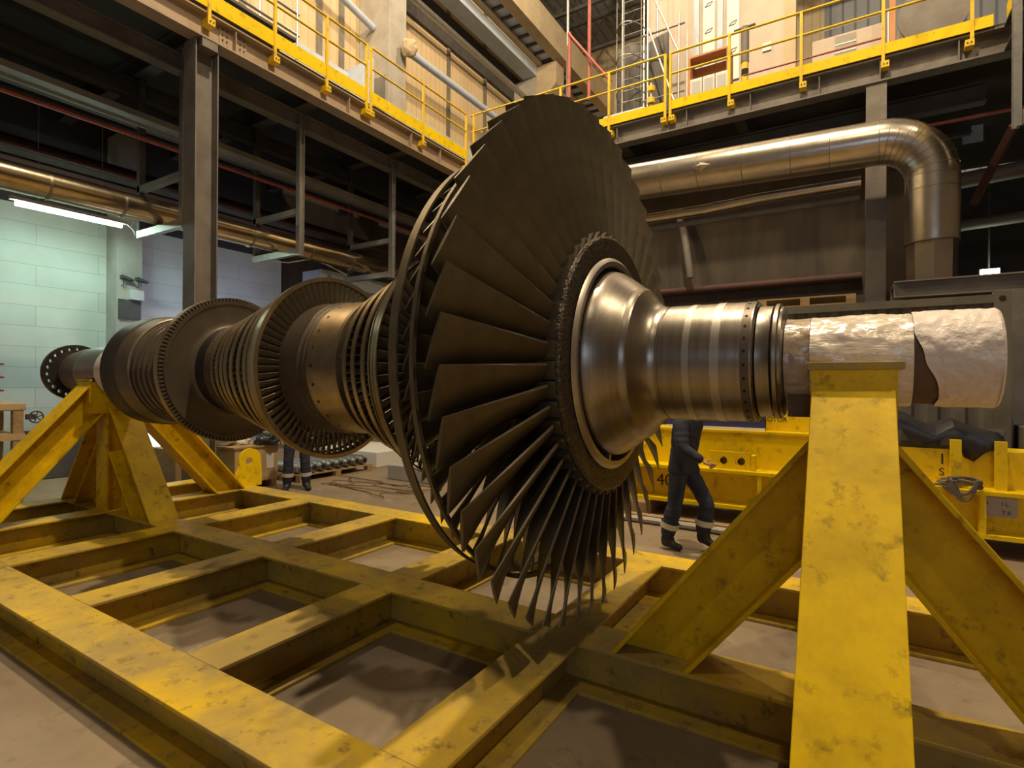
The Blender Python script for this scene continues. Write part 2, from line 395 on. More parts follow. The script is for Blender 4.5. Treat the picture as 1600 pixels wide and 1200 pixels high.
def stand(cx, r, wm):
    for s in (-1, 1):
        # legs across the rotor axis, reaching the outer beams
        poly_leg('yz', cx, AX_Y, ((s * (.27 if r < .25 else .318), 1.84 if r < .25 else 1.785), (s * 1.565, TOP)), ((s * .13, 1.50), (s * 1.13, TOP)), .305).build('stand_leg', wm, cradle, bevel=.004)
        # braces along the middle beam
        poly_leg('xz', cx, AX_Y - .0, ((s * .16, 1.56), (s * 1.145, TOP)), ((s * .16, 1.00), (s * .715, TOP)), .30).build('stand_brace', wm, cradle, bevel=.004)
    MB().ibeam(.30, 1.46, 'x', 0, 0, .1, .1) if 0 else None
    po = MB()
    for y in (-.15, .128): po.box(cx - .13, cx + .13, AX_Y + y, AX_Y + y + .022, TOP, 1.5)
    po.box(cx - .008, cx + .008, AX_Y - .13, AX_Y + .13, TOP, 1.5)
    po.build('stand_post', M['yellow'], cradle)
    # saddle with a round seat
    zt = 1.872 if r < .25 else 1.80
    hw = .315 if r < .25 else .335
    zc = AX_Z
    a = math.asin((zc - zt) / r)
    pts = [(cx - .155, AX_Y - hw, zt), (cx - .155, AX_Y - hw, 1.44), (cx - .155, AX_Y + hw, 1.44), (cx - .155, AX_Y + hw, zt)]
    pts += [(cx - .155, AX_Y + r * math.cos(-t), zc - r * math.sin(t)) for t in [a + (PI - 2 * a) * i / 24 for i in range(25)]]
    MB().prism(pts, (.315, 0, 0)).build('saddle', M['yellow'], cradle)
    for s in (-1, 1):
        y0, y1 = sorted((AX_Y + s * (hw + .005), AX_Y + s * (r + .004)))
        MB().box(cx - .17, cx + .185, y0, y1, zt + .001, zt + .034).build('cap_plate', M['yellow_top'], cradle, bevel=.003)
stand(0.0, .222, M['yellow'])
stand(-7.46, .305, M['yellow'])
# gussets at the feet of the far stand
for s in (-1, 1):
    g = MB(); g.prism([(-7.46 + s * .17, AX_Y - .008, TOP), (-7.46 + s * .60, AX_Y - .008, TOP), (-7.46 + s * .17, AX_Y - .008, .95)], (0, .016, 0))
    g.build('gusset_plate', M['yellow'], cradle)
# lifting eye plates on the far beam
def eye(x, y, yc=None):
    mb = MB()
    out = [(x, y - .20, TOP), (x, y + .20, TOP), (x, y + .20, TOP + .22)] + \
          [(x, y + .02 + .17 * math.cos(t), TOP + .38 + .17 * math.sin(t)) for t in [math.radians(20 + 180 * i / 14) for i in range(15)]] + [(x, y - .20, TOP + .2)]
    hole = [(x, y - .0 + .052 * math.cos(2 * PI * i / 20), TOP + .37 + .052 * math.sin(2 * PI * i / 20)) for i in range(20)]
    bm = mb.bm
    def loop(pts, dx): return [bm.verts.new((p[0] + dx, p[1], p[2])) for p in pts]
    for dx in (0, .035):
        A, B = loop(out, dx), loop(hole, dx)
        ed = [bm.edges.new((A[i], A[(i + 1) % len(A)])) for i in range(len(A))] + [bm.edges.new((B[i], B[(i + 1) % len(B)])) for i in range(len(B))]
        bmesh.ops.triangle_fill(bm, use_beauty=True, use_dissolve=False, edges=ed)
        if dx == 0: A0, B0 = A, B
    for P0, P1 in ((A0, A), (B0, B)):
        for i in range(len(P0)): bm.faces.new((P0[i], P0[(i + 1) % len(P0)], P1[(i + 1) % len(P1)], P1[i]))
    mb.build('lifting_eye', M['yellow_clean'], cradle)
eye(-7.46, 4.74)
eye(1.5, 4.70)
eye(1.5, 1.48)

# ================================================================== ROTOR
RB = (-4.0, AX_Y, AX_Z)
rotor = thing('turbine_rotor', 'dark steel steam turbine rotor with bladed stages lying on the yellow cradle', 'rotor', RB)
AXC = (0, AX_Y, AX_Z)
def turn(name, prof, m, n=128, closed=False, angle=30, label=None):
    o = MB().lathe(prof, n, 'x', AXC, closed).build(name, m, rotor, smooth=True, angle=angle)
    if label: o['label'] = label
    return o
def ringprof(x0, x1, r0, r1, rin0, rin1=None):
    rin1 = rin0 if rin1 is None else rin1
    return [(x0, rin0), (x0, r0), (x1, r1), (x1, rin1)]

# -- coupling flange with a ring of bolt holes
def holed_flange():
    bm = bmesh.new(); n_h = 22; R, ri, rh, rr = .356, .19, .0235, .300
    def circ(x, r, n, c=(0, 0)): return [bm.verts.new((x, AX_Y + c[0] + r * math.cos(2 * PI * i / n), AX_Z + c[1] + r * math.sin(2 * PI * i / n))) for i in range(n)]
    sides = []
    for x in (-8.64, -8.565):
        loops = [circ(x, R, 96), circ(x, ri, 64)]
        for k in range(n_h):
            t = 2 * PI * (k + .3) / n_h
            loops.append(circ(x, rh, 16, (rr * math.cos(t), rr * math.sin(t))))
        ed = []
        for lp in loops: ed += [bm.edges.new((lp[i], lp[(i + 1) % len(lp)])) for i in range(len(lp))]
        bmesh.ops.triangle_fill(bm, use_beauty=True, use_dissolve=False, edges=ed)
        sides.append(loops)
    for A, B in zip(*sides):
        for i in range(len(A)): bm.faces.new((A[i], A[(i + 1) % len(A)], B[(i + 1) % len(B)], B[i]))
    mb = MB(); mb.bm.free(); mb.bm = bm
    o = mb.build('coupling_flange', M['dark_steel'], rotor, smooth=True, angle=30)
    o['label'] = 'flange ring pierced by round bolt holes'
holed_flange()
turn('coupling_neck', [(-8.63, 0.02), (-8.63, .195), (-8.50, .20), (-8.40, .235), (-8.36, .262), (-8.22, .262), (-8.215, .275), (-8.1, .275), (-8.095, .29), (-7.85, .296), (-7.84, .30)], M['disc'])
turn('bearing_journal', [(-7.84, .1), (-7.84, .30), (-6.75, .30), (-6.74, .33), (-6.5, .335), (-6.5, .1)], M['polished'])
turn('journal_wrap', [(-7.26, .302), (-7.26, .312), (-6.95, .318), (-6.70, .345), (-6.66, .345), (-6.66, .31)], M['foil'], label='pale plastic wrapped round the shaft')
# -- balance drum
turn('balance_drum', [(-6.44, .2), (-6.44, .56), (-6.425, .574), (-6.16, .570), (-6.15, .562), (-6.15, .2)], M['dark_steel'])
turn('drum_sleeve', [(-6.149, .2), (-6.149, .561), (-5.91, .547), (-5.90, .535), (-5.90, .2)], M['rotor'])
gp = [(-5.899, .2), (-5.899, .515)]
x = -5.88; r = .525
for k in range(7):
    gp += [(x, r - .03), (x + .004, r), (x + .045, r), (x + .049, r - .03), (x + .085, r - .035)]
    x += .088; r -= .006
gp += [(-5.26, .47), (-5.18, .50), (-5.135, .62), (-5.135, .2)]
turn('gland_grooves', gp, M['rotor'], angle=20)
# -- toothed control disc
turn('control_disc', [(-5.134, .2), (-5.134, .652), (-5.012, .650), (-5.0125, .62), (-5.018, .615), (-5.022, .46), (-5.01, .425), (-4.985, .408), (-4.985, .2)], M['disc'])
def teeth():
    mb = MB(); n = 120
    for k in range(n):
        a0 = 2 * PI * k / n; a1 = a0 + 2 * PI / n * .58
        pts = []
        for (rr_, a) in ((.649, a0), (.683, a0), (.683, a1), (.649, a1)):
            pts.append((-5.125, AX_Y + rr_ * math.cos(a), AX_Z + rr_ * math.sin(a)))
        mb.prism(pts, (.105, 0, 0))
    mb.build('disc_teeth', M['rotor'], rotor)
teeth()
turn('rim_shroud', [(-5.119, .66), (-5.119, .6835), (-5.055, .6835), (-5.055, .66)], M['band'], closed=True)
turn('gland_shaft', [(-4.984, .2), (-4.984, .402), (-4.93, .395), (-4.80, .395), (-4.795, .2)], M['dark_steel'])
def holes(name, x, r, n, rad, phase=0):
    mb = MB()
    for k in range(n):
        t = 2 * PI * (k + phase) / n
        d = Vector((0, math.cos(t), math.sin(t)))
        c = Vector((x, AX_Y, AX_Z)) + d * r
        mb.tube([c - d * .02, c + d * .0012], rad, 10)
    o = mb.build(name, M['black'], rotor)
    o['kind'] = 'stuff'
    o['label'] = 'ring of small dark balance holes'
turn('balance_ring', [(-4.795, .2), (-4.795, .432), (-4.70, .440), (-4.70, .2)], M['disc'])
holes('balance_holes', -4.745, .4365, 22, .011)
# -- blade-row helper for the shrouded stages
def vane_mesh(name, chord, r0, r1, stag0, stag1, thick, lean=0.0):
    """one aerofoil standing on +y, trailing edge at x=0"""
    bm = bmesh.new(); rows = []
    for j in range(5):
        t = j / 4; r = r0 + (r1 - r0) * t; s = math.radians(stag0 + (stag1 - stag0) * t)
        pts = []
        us = [0, .12, .35, .65, .9, 1.0]
        top = []; bot = []
        for u in us:
            cam = .55 * u * (1 - u) * chord * .7; th = thick * (math.sin(PI * min(1, u * .9 + .05)) ** .8) * .5
            p = Vector((-math.cos(s), math.sin(s))) * chord * u + Vector((math.sin(s), math.cos(s))) * cam
            nn = Vector((math.sin(s), math.cos(s)))
            top.append(p + nn * th); bot.append(p - nn * th)
        for q in top + bot[::-1]: pts.append(bm.verts.new((q.x, r, q.y + lean * t)))
        rows.append(pts)
    n = len(rows[0])
    for A, B in zip(rows, rows[1:]):
        for k in range(n): bm.faces.new((A[k], A[(k + 1) % n], B[(k + 1) % n], B[k]))
    bm.faces.new(rows[0][::-1]); bm.faces.new(rows[-1])
    bmesh.ops.recalc_face_normals(bm, faces=bm.faces)
    me = bpy.data.meshes.new(name); bm.to_mesh(me); bm.free()
    me.polygons.foreach_set('use_smooth', [True] * len(me.polygons)); me.set_sharp_from_angle(angle=math.radians(40))
    return me
def ring_of(name, me, m, n, x, phase=0.0):
    me.materials.append(m)
    for k in range(n):
        o = bpy.data.objects.new(name, me); C.objects.link(o); o.parent = rotor
        o.location = (x - RB[0], 0, 0); o.rotation_euler = (phase + 2 * PI * k / n, 0, 0)
def row_mesh(name, me, m, n, x, phase=0.0):
    """the blades of a stage mostly hidden between its bands, as one blade ring"""
    bm = bmesh.new()
    for k in range(n):
        R = Matrix.Translation((x, AX_Y, AX_Z)) @ Matrix.Rotation(phase + 2 * PI * k / n, 4, 'X')
        i0 = len(bm.verts); bm.from_mesh(me); bm.verts.ensure_lookup_table()
        bmesh.ops.transform(bm, matrix=R, verts=bm.verts[i0:])
    mb = MB(); mb.bm.free(); mb.bm = bm
    o = mb.build(name, m, rotor, smooth=True, angle=40, recalc=False); o['kind'] = 'stuff'
    return o
# -- first stage pack: eight shroud bands growing to the open stage
turn('stage_drum', [(-4.699, .2), (-4.699, .40), (-3.66, .50), (-3.66, .2)], M['deck'])  # near-black colour puts the shade of the band gaps into the drum
bands = [(-4.652, -4.608, .459, .461), (-4.518, -4.474, .491, .493), (-4.403, -4.361, .519, .521), (-4.299, -4.255, .546, .548),
         (-4.166, -4.120, .579, .582), (-3.998, -3.952, .623, .626), (-3.858, -3.812, .661, .664), (-3.745, -3.702, .695, .699)]
for i, (a, b, ra, rb) in enumerate(bands):
    turn('shroud_ring', ringprof(a, b, ra, rb, ra - .010, rb - .010), M['band'], closed=True)
    if i < 7:
        me = vane_mesh('turbine_blade', .05, .42, ra - .008, 20, 40, .012)
        row_mesh('blade_ring', me, M['deck'], 70, b - .01)  # blades coloured near-black for the shade between the bands
turn('shroud_ring', ringprof(-3.675, -3.597, .722, .738, .700, .705), M['band'], closed=True)
# open stage: blades seen face on
ring_of('open_stage_blade', vane_mesh('open_stage_blade', .085, .515, .703, 40, 58, .014), M['blade'], 74, -3.605)
turn('stage_hub', [(-3.659, .2), (-3.659, .528), (-3.615, .527), (-3.48, .505), (-3.445, .505), (-3.44, .523), (-3.41, .523), (-3.40, .503), (-3.385, .503), (-3.38, .515), (-3.355, .515), (-3.35, .506), (-3.32, .506), (-3.32, .2)], M['disc'])
turn('spacer_drum', [(-3.319, .2), (-3.319, .514), (-3.03, .506), (-3.025, .53), (-2.985, .532), (-2.985, .2)], M['band'])
holes('balance_holes', -3.265, .5125, 24, .0125)
# -- second stage pack
turn('stage_drum', [(-2.984, .2), (-2.984, .46), (-2.36, .52), (-2.36, .2)], M['dark_steel'])
for i, (a, b, ra, rb) in enumerate([(-2.857, -2.822, .588, .591), (-2.724, -2.688, .636, .639), (-2.576, -2.540, .690, .694), (-2.462, -2.350, .738, .780)]):
    turn('shroud_ring', ringprof(a, b, ra, rb, ra - .010, rb - .010), M['band'], closed=True)
    if i < 3:
        me = vane_mesh('turbine_blade', .05, .47, ra - .008, 20, 45, .014)
        row_mesh('blade_ring', me, M['dark_steel'], 64, b - .005)  # darker steel carries the shade between the bands in its colour
turn('band_groove', ringprof(-2.421, -2.412, .7665, .7685, .7645), M['black'], closed=True)
ring_of('third_stage_blade', vane_mesh('third_stage_blade', .10, .52, .752, 38, 60, .014), M['blade'], 62, -2.36)
turn('stage_cone', [(-2.359, .2), (-2.359, .535), (-2.30, .53), (-2.0, .54), (-1.95, .60), (-1.56, .63), (-1.56, .2)], M['dark_steel'])
# -- penultimate stage with its twin rim bands
def twisted(name, r0, r1, c0, c1, s0, s1, xt, th0, th1, cam0, nst=9, nch=9, spow=.85):
    """long twisted blade on +y; trailing edge stays at angle 0, x = xt(t)"""
    bm = bmesh.new(); rows = []
    for j in range(nst):
        t = j / (nst - 1); r = r0 + (r1 - r0) * t
        s = math.radians(s0 + (s1 - s0) * t ** spow); c = c0 + (c1 - c0) * t
        th = th0 + (th1 - th0) * t; cam = cam0 * (1 - t) ** 1.4
        top = []; bot = []
        for k in range(nch):
            u = .5 - .5 * math.cos(PI * k / (nch - 1))
            p = Vector((-math.cos(s), math.sin(s))) * c * u
            nn = Vector((math.sin(s), math.cos(s)))
            cc = cam * 4 * u * (1 - u); h = th * .5 * (1.0 - .68 * abs(2 * u - 1) ** 2)
            top.append(p + nn * (cc + h)); bot.append(p + nn * (cc - h))
        row = []
        for q in top + bot[::-1][0:]:
            # wrap the tangential offset round the axis so the tip follows its circle
            row.append(bm.verts.new((xt(t) + q.x, r, q.y)))
        rows.append(row)
    n = len(rows[0])
    for A, B in zip(rows, rows[1:]):
        for k in range(n): bm.faces.new((A[k], A[(k + 1) % n], B[(k + 1) % n], B[k]))
    bm.faces.new(rows[0][::-1]); bm.faces.new(rows[-1])
    return bm
def to_mesh(bm, name, angle=40):
    bmesh.ops.recalc_face_normals(bm, faces=bm.faces)
    me = bpy.data.meshes.new(name); bm.to_mesh(me); bm.free()
    me.polygons.foreach_set('use_smooth', [True] * len(me.polygons)); me.set_sharp_from_angle(angle=math.radians(angle))
    return me
pm = to_mesh(twisted('penultimate_blade', .61, 1.258, .19, .180, 15, 68, lambda t: -1.575 - .045 * t, .030, .010, .03), 'penultimate_blade')
ring_of('penultimate_stage_blade', pm, M['blade'], 60, 0.0, math.radians(1.5))
turn('rim_ring', ringprof(-1.775, -1.715, 1.262, 1.274, 1.252, 1.262), M['blade'], closed=True, n=160)
turn('rim_ring', ringprof(-1.632, -1.604, 1.282, 1.288, 1.262, 1.266), M['blade'], closed=True, n=160)
# -- last stage: 47 long free-standing blades
NB = 47
lb = twisted('last_stage_blade', .700, 1.478, .30, .222, 28, 74, lambda t: -1.225 - .075 * t, .045, .016, .035, 13, 11, 1.15)
# fir-tree root platform under each aerofoil (gives the hub its saw-tooth edge)
pa = 2 * PI / NB
rt = [(-1.50, .690), (-1.203, .690)]
def rp(x, r, a): return lb.verts.new((x, r * math.cos(a), r * math.sin(a)))
v = [rp(-1.50, .66, -.02), rp(-1.206, .66, -.02), rp(-1.206, .764, -.02), rp(-1.50, .735, -.02),
     rp(-1.50, .66, pa - .028), rp(-1.206, .66, pa - .028), rp(-1.206, .724, pa - .028), rp(-1.50, .705, pa - .028)]
for f in ((3, 2, 1, 0), (4, 5, 6, 7), (0, 1, 5, 4), (1, 2, 6, 5), (2, 3, 7, 6), (3, 0, 4, 7)): lb.faces.new([v[i] for i in f])
ring_of('last_stage_blade', to_mesh(lb, 'last_stage_blade', 50), M['blade'], NB, 0.0, math.radians(174.36))
# -- last disc: peened rim, groove and dished hub
turn('last_disc', [(-1.559, .2), (-1.559, .64), (-1.50, .665), (-1.205, .665), (-1.205, .2)], M['dark_steel'])
turn('peened_rim', [(-1.204, .56), (-1.204, .735), (-1.192, .735), (-1.184, .722), (-1.184, .612), (-1.19, .60), (-1.19, .56)], M['stipple'], closed=True)
turn('rim_lip', [(-1.204, .575), (-1.18, .612), (-1.172, .606), (-1.160, .590), (-1.160, .566), (-1.18, .560), (-1.204, .560)], M['polished_light'], closed=True, label='bright machined lip inside the peened rim')
turn('groove_floor', [(-1.2035, .40), (-1.2035, .58), (-1.200, .58), (-1.200, .40)], M['black'], closed=True)
mbk = MB()
for k in range(4):
    t = math.radians(78 + 90 * k); d = Vector((0, math.cos(t), math.sin(t))); e = Vector((0, -math.sin(t), math.cos(t)))
    c = Vector((-1.199, AX_Y, AX_Z)) + d * .545
    mbk.prism([c - e * .012 - d * .02, c + e * .012 - d * .02, c + e * .012 + d * .022, c - e * .012 + d * .022], (.03, 0, 0))
mbk.build('groove_plug', M['polished'], rotor)
hubp = [(-1.199, .2), (-1.199, .532), (-1.165, .534), (-1.150, .530)]
for i in range(13):                       # dish sweeping in to the shoulder
    t = i / 12
    hubp.append((-1.150 + .150 * t + .0, .530 - .105 * (t ** 1.25)))
hubp += [(-.985, .423), (-.972, .412)]
for i in range(9):                        # concave neck
    t = i / 8
    hubp.append((-.972 + .105 * t, .412 - .100 * math.sin(t * PI / 2)))
hubp += [(-.860, .311), (-.860, .2)]
turn('dished_hub', hubp, M['polished'], angle=45, n=160)
turn('journal', [(-.859, .2), (-.859, .311), (-.846, .311), (-.845, .306), (-.838, .306), (-.837, .311), (-.405, .308), (-.398, .300), (-.392, .2)], M['polished'], n=160)
for xa, xb in ((-.722, -.690), (-.588, -.548)):
    turn('journal_band', ringprof(xa, xb, .3125, .3122, .305), M['polished_light'], closed=True, label='paler turned band round the journal')
turn('journal_band', ringprof(-.452, -.412, .3105, .3100, .305), M['disc'], closed=True, label='dull band carrying the row of small holes')
holes('balance_holes', -.434, .3103, 30, .0075, .4)
turn('shaft_step', [(-.391, .15), (-.391, .282), (-.335, .279), (-.33, .281), (-.327, .15)], M['polished'], n=128)
turn('oil_thrower', [(-.326, .15), (-.326, .281), (-.318, .289), (-.302, .289), (-.296, .283), (-.296, .276), (-.285, .272), (-.278, .2), (-.278, .15)], M['polished'], n=128)
turn('shaft_end', [(-.277, .02), (-.277, .200), (.498, .200), (.502, .195), (.502, .02)], M['brown_cloth'])
# plastic wrap, wrinkled; white sleeve over the shaft end
def crumpled(name, x0, x1, r, amp, m, nx, seed, cutf=None, n=120, fl=1.0):
    rnd = random.Random(seed); bm = bmesh.new(); rings = []
    from mathutils import noise as mn
    for i in range(nx + 1):
        ring = []
        for k in range(n):
            t = 2 * PI * k / n
            xs = x0 + (x1 - x0) * i / nx
            if cutf: xs = xs + cutf(t) * (1 - i / nx)
            p = Vector((xs * 7 * fl, math.cos(t) * 2.2, math.sin(t) * 2.2)) + Vector((seed, seed, 0))
            d = mn.fractal(p, 1.0, 2.0, 4) * amp + abs(mn.noise(p * 2.3)) * amp * .8
            rr_ = r + min(max(d, -.004), .012)
            ring.append(bm.verts.new((xs, AX_Y + rr_ * math.cos(t), AX_Z + rr_ * math.sin(t))))
        rings.append(ring)
    for A, B in zip(rings, rings[1:]):
        for k in range(n): bm.faces.new((A[k], A[(k + 1) % n], B[(k + 1) % n], B[k]))
    mb = MB(); mb.bm.free(); mb.bm = bm
    return mb.build(name, m, rotor, smooth=True, angle=60)
o = crumpled('plastic_wrap', -.168, .222, .207, .008, M['foil'], 46, 3.1); o['label'] = 'crumpled clear plastic over the bearing seat'
o = crumpled('taped_wrap', -.276, -.170, .206, .007, M['foil_brown'], 18, 5.3); o['label'] = 'brownish wrapped strip beside the oil thrower'
o = crumpled('white_sleeve', .224, .510, .209, .007, M['sleeve'], 44, 8.7, lambda t: max(0, min(.085, .075 * (.50 - math.sin(t)))) + (.004 * math.sin(5 * t + 1) + .003 * math.sin(11 * t) if math.sin(t) < .4 else 0) , fl=1.5); o['label'] = 'white padded sleeve on the shaft end'
turn('sleeve_end', [(.509, .02), (.509, .213), (.518, .207), (.520, .19), (.520, .02)], M['sleeve'])
# loose flap of brown cloth hanging behind the oil thrower
fb = MB()
fp = []
for i in range(9):
    t = -PI * .5 + (i - 4) * .17
    fp.append((AX_Y + .214 * math.cos(t), AX_Z + .214 * math.sin(t)))
for a, b in zip(fp, fp[1:]):
    fb.prism([(-.262, a[0], a[1]), (-.262, b[0], b[1]), (-.262, b[0], 1.655), (-.262, a[0], 1.655)], (.10, 0, 0))
fb.build('cloth_flap', M['brown_cloth'], rotor)
# ================================================================== LEFT GALLERY
XL, YB, ZG, ZD = -8.69, 11.73, 7.25, 7.68
left = thing('left_gallery', 'grey steel gallery, warm light in its girder colour, along the left side with dark underside beams', 'gallery', (-10, 5, 0))
def edge_girder(x0, x1, axis, outer, sgn, parent, stiff, gm='girder'):
    """plate girder whose outer flange edge is at 'outer', body lying on side sgn"""
    mb = MB(); w = .28
    lo, hi = sorted((outer, outer + sgn * w))
    mb.ibeam(x0, x1, axis, lo, ZG, w, ZD - ZG, .03, .02)
    mb.build('girder', M[gm], parent)
    for s in stiff:
        q0, q1 = sorted((outer + sgn * .02, outer + sgn * (w / 2 - .01)))
        m2 = MB()
        if axis == 'y': m2.box(q0, q1, s - .008, s + .008, ZG + .03, ZD - .03)
        else: m2.box(s - .008, s + .008, q0, q1, ZG + .03, ZD - .03)
        m2.build('stiffener', M[gm], parent)
edge_girder(-3.5, YB + .28, 'y', XL, -1, left, [1.0, 3.0, 5.28, 7.7, 9.55, 10.6], 'girder_lit')
sp = MB(); sp.box(XL - .128, XL - .112, 5.05, 5.52, ZG + .05, ZD - .05); spo = sp.build('splice_plate', M['girder_lit'], left)
bl = MB()
for i in range(4):
    for y in (5.1, 5.17, 5.4, 5.47):
        z = ZG + .09 + i * .085
        bl.tube([(XL - .114, y, z), (XL - .095, y, z)], .013, 6)
b_ = bl.build('splice_bolts', M['girder_dark'], left); b_['kind'] = 'stuff'
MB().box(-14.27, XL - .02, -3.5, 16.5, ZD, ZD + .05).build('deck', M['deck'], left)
for x in (-9.75, -11.2, -12.8):
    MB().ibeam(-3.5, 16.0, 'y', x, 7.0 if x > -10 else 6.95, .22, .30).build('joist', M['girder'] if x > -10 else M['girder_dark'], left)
for y in (0.4, 2.6, 4.85, 7.1, 9.7, 12.2):
    MB().ibeam(-14.3, XL - .30, 'x', y - .11, 7.31, .22, .36).build('cross_joist', M['girder_dark'], left)
def column(name, x0, x1, y0, y1, z0, z1, m, parent, t=.02):
    mb = MB()
    mb.box(x0, x1, y0, y0 + t, z0, z1); mb.box(x0, x1, y1 - t, y1, z0, z1)
    mb.box((x0 + x1) / 2 - t / 2, (x0 + x1) / 2 + t / 2, y0 + t, y1 - t, z0, z1)
    return mb.build(name, m, parent)
column('column', -9.12, -8.78, 4.66, 5.03, 0, ZG, M['girder'], left)
MB().box(-9.3, -8.70, 4.72, 4.97, ZG - .14, ZG - .002).build('column_head', M['girder'], left)
# hangers that carry the pipe brackets
for y, x in ((4.90, -9.62), (7.18, -9.62), (9.80, -9.62)):
    h = column('hanger', x, x + .11, y - .06, y + .06, 4.40, 7.31, M['galv'], left, .012)
    sub(MB().box(-11.1, x - .001, y - .05, y + .05, 4.42, 4.55), 'bracket_arm', M['galv'], h)
    sub(MB().box(-11.1, x - .001, y - .05, y + .05, 5.25, 5.36), 'bracket_arm', M['girder'], h)
    sub(MB().box(-11.09, -10.99, y - .05, y + .05, 4.55, 7.3), 'back_post', M['girder_dark'], h)

def pipe(name, pts, r, m, label, cat='pipe', n=20, group=None):
    o = MB().tube(pts, r, n).build(name, m, smooth=True, angle=50)
    return tag(o, label, cat, group)
# clad pipe on the brackets
t = thing('insulated_pipe', 'gold-toned clad pipe running under the left gallery on bracket arms', 'pipe', (-10.4, 4, 4.77))
MB().tube([(-10.4, -3, 4.77), (-10.4, 13, 4.80)], .212, 32).build('cladding', M['gold'], t, smooth=True, angle=60)
for y in (-1.0, .4, 1.8, 3.3, 4.3, 5.6, 6.6, 8.0, 9.2, 10.6):
    MB().tube([(-10.4, y, 4.775), (-10.4, y + .035, 4.775)], .216, 32).build('seam_band', M['seam'], t, smooth=True, angle=60)
pipe('red_pipe', [(-10.75, -3, 6.12), (-10.75, 13, 6.16)], .035, M['red_pipe'], 'thin red pipe below the grey cable trays under the left gallery')
tag(MB().ibeam(-3, 12.5, 'y', -13.45, 5.95, .26, .42).build('oxide_beam', M['dull_red']), 'dull red-brown steel beam along the wall under the left gallery', 'beam')
pipe('red_pipe', [(-12.1, -3, 5.82), (-12.1, 12.5, 5.84)], .045, M['dull_red'], 'dark red pipe nearer the wall under the left gallery, lower than the bright one')
for nm, x, z, lab in (('cable_tray', -10.45, 6.28, 'grey cable tray just above the thin red pipe under the gallery'), ('cable_tray', -11.4, 6.62, 'dark cable tray deep under the left gallery above the others'), ('cable_tray', -13.0, 6.0, 'cable tray close to the block wall above the fluorescent light')):
    mb = MB(); mb.box(x - .2, x + .2, -3, 12.5, z, z + .012); mb.box(x + .19, x + .2, -3, 12.5, z + .012, z + .10); mb.box(x - .2, x - .19, -3, 12.5, z + .012, z + .10)
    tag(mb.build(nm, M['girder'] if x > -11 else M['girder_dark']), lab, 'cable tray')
# boxes and short cross pieces in the dark under the deck
tag(MB().box(-13.2, -12.4, 10.0, 14, 4.55, 4.95).build('ventilation_duct', M['paleblue'], bevel=.01), 'grey-blue sheet duct behind the bladed rotor under the left gallery', 'duct')
pipe('white_cable', [(-11.2, 7.6, 4.55), (-11.6, 8.4, 4.72), (-12.0, 9.3, 5.03), (-12.0, 9.8, 5.0), (-12.0, 10.6, 4.82), (-12, 12, 4.7)], .014, M['white'], 'thin pale cable sagging across the duct under the left gallery', 'cable', 8)

# pilaster and things on it
pl = MB(); pl.box(-14.3, -13.8, 5.65, 6.16, 0, 7.3)
struct('trim_1', pl, M['concrete'])
cb_ = thing('junction_box', 'pale grey junction box on the concrete pilaster above a dark panel', 'box', (-13.78, 6.0, 3.76))
MB().box(-13.80, -13.66, 5.88, 6.15, 3.65, 3.87).build('box', M['grey_box'], cb_, bevel=.01)
MB().box(-13.66, -13.655, 5.96, 6.06, 3.66, 3.68).build('catch', M['white'], cb_)
tag(MB().box(-13.80, -13.76, 5.68, 6.12, 3.20, 3.645).build('panel', M['girder_dark']), 'dark square panel fixed low on the pilaster', 'panel')
for yy, lab in ((5.80, 'dark bracket lamp on the pilaster, left of its twin above the grey box'), (6.10, 'dark bracket lamp at the right edge of the pilaster above the grey box')):
    b = thing('bracket_lamp', lab, 'lamp', (-13.78, yy, 4.0), 'bracket lamps on the pilaster')
    MB().tube([(-13.80, yy - .05, 3.95), (-13.72, yy - .05, 3.95), (-13.72, yy - .05, 4.10)], .012, 8).build('bracket', M['girder_dark'], b)
    MB().prism([(-13.80, yy - .09, 4.10), (-13.80, yy + .13, 4.06), (-13.80, yy + .13, 4.10), (-13.80, yy - .09, 4.17)], (.16, 0, 0)).build('lamp_head', M['girder_dark'], b)
# fluorescent fitting hung below the pipe
fx = -12.6
f = thing('fluorescent_light', 'long lit fluorescent tube hanging in front of the block wall at left', 'light', (fx, 4.5, 5.0))
MB().tube([(fx, 3.58, 4.96), (fx, 5.24, 4.97)], .042, 16).build('lit_tube', M['tube_on'], f, smooth=True)
MB().box(fx - .05, fx + .05, 3.50, 5.32, 5.015, 5.075).build('housing', M['grey_box'], f)
for y in (3.9, 4.9): MB().tube([(fx, y, 5.075), (fx, y, 6.948)], .006, 6).build('suspension_wire', M['galv'], f)
MB().tube([(fx, 5.32, 5.04)] + [(fx, 5.40 + .085 * math.sin(a), 4.98 - .11 * (1 - abs(math.cos(a))) - .04 * math.sin(a)) for a in [PI * i / 10 - PI / 2 + PI / 2 for i in range(11)]][1:] + [(fx, 5.47, 5.12)], .013, 8).build('flex', M['white'], f, smooth=True)
lamp('tube_light', (fx + .12, 4.41, 4.93), 48, (.62, 1.0, .84), .12, 'AREA', (0, math.radians(25), 0), 1.6)
lamp('cool_wall_fill', (-12.4, 8.0, 2.6), 30, (.50, .62, 1.0), 1.6, 'AREA', (0, math.radians(100), 0), 2.6)  # added cool fill for the wall, no source stands here

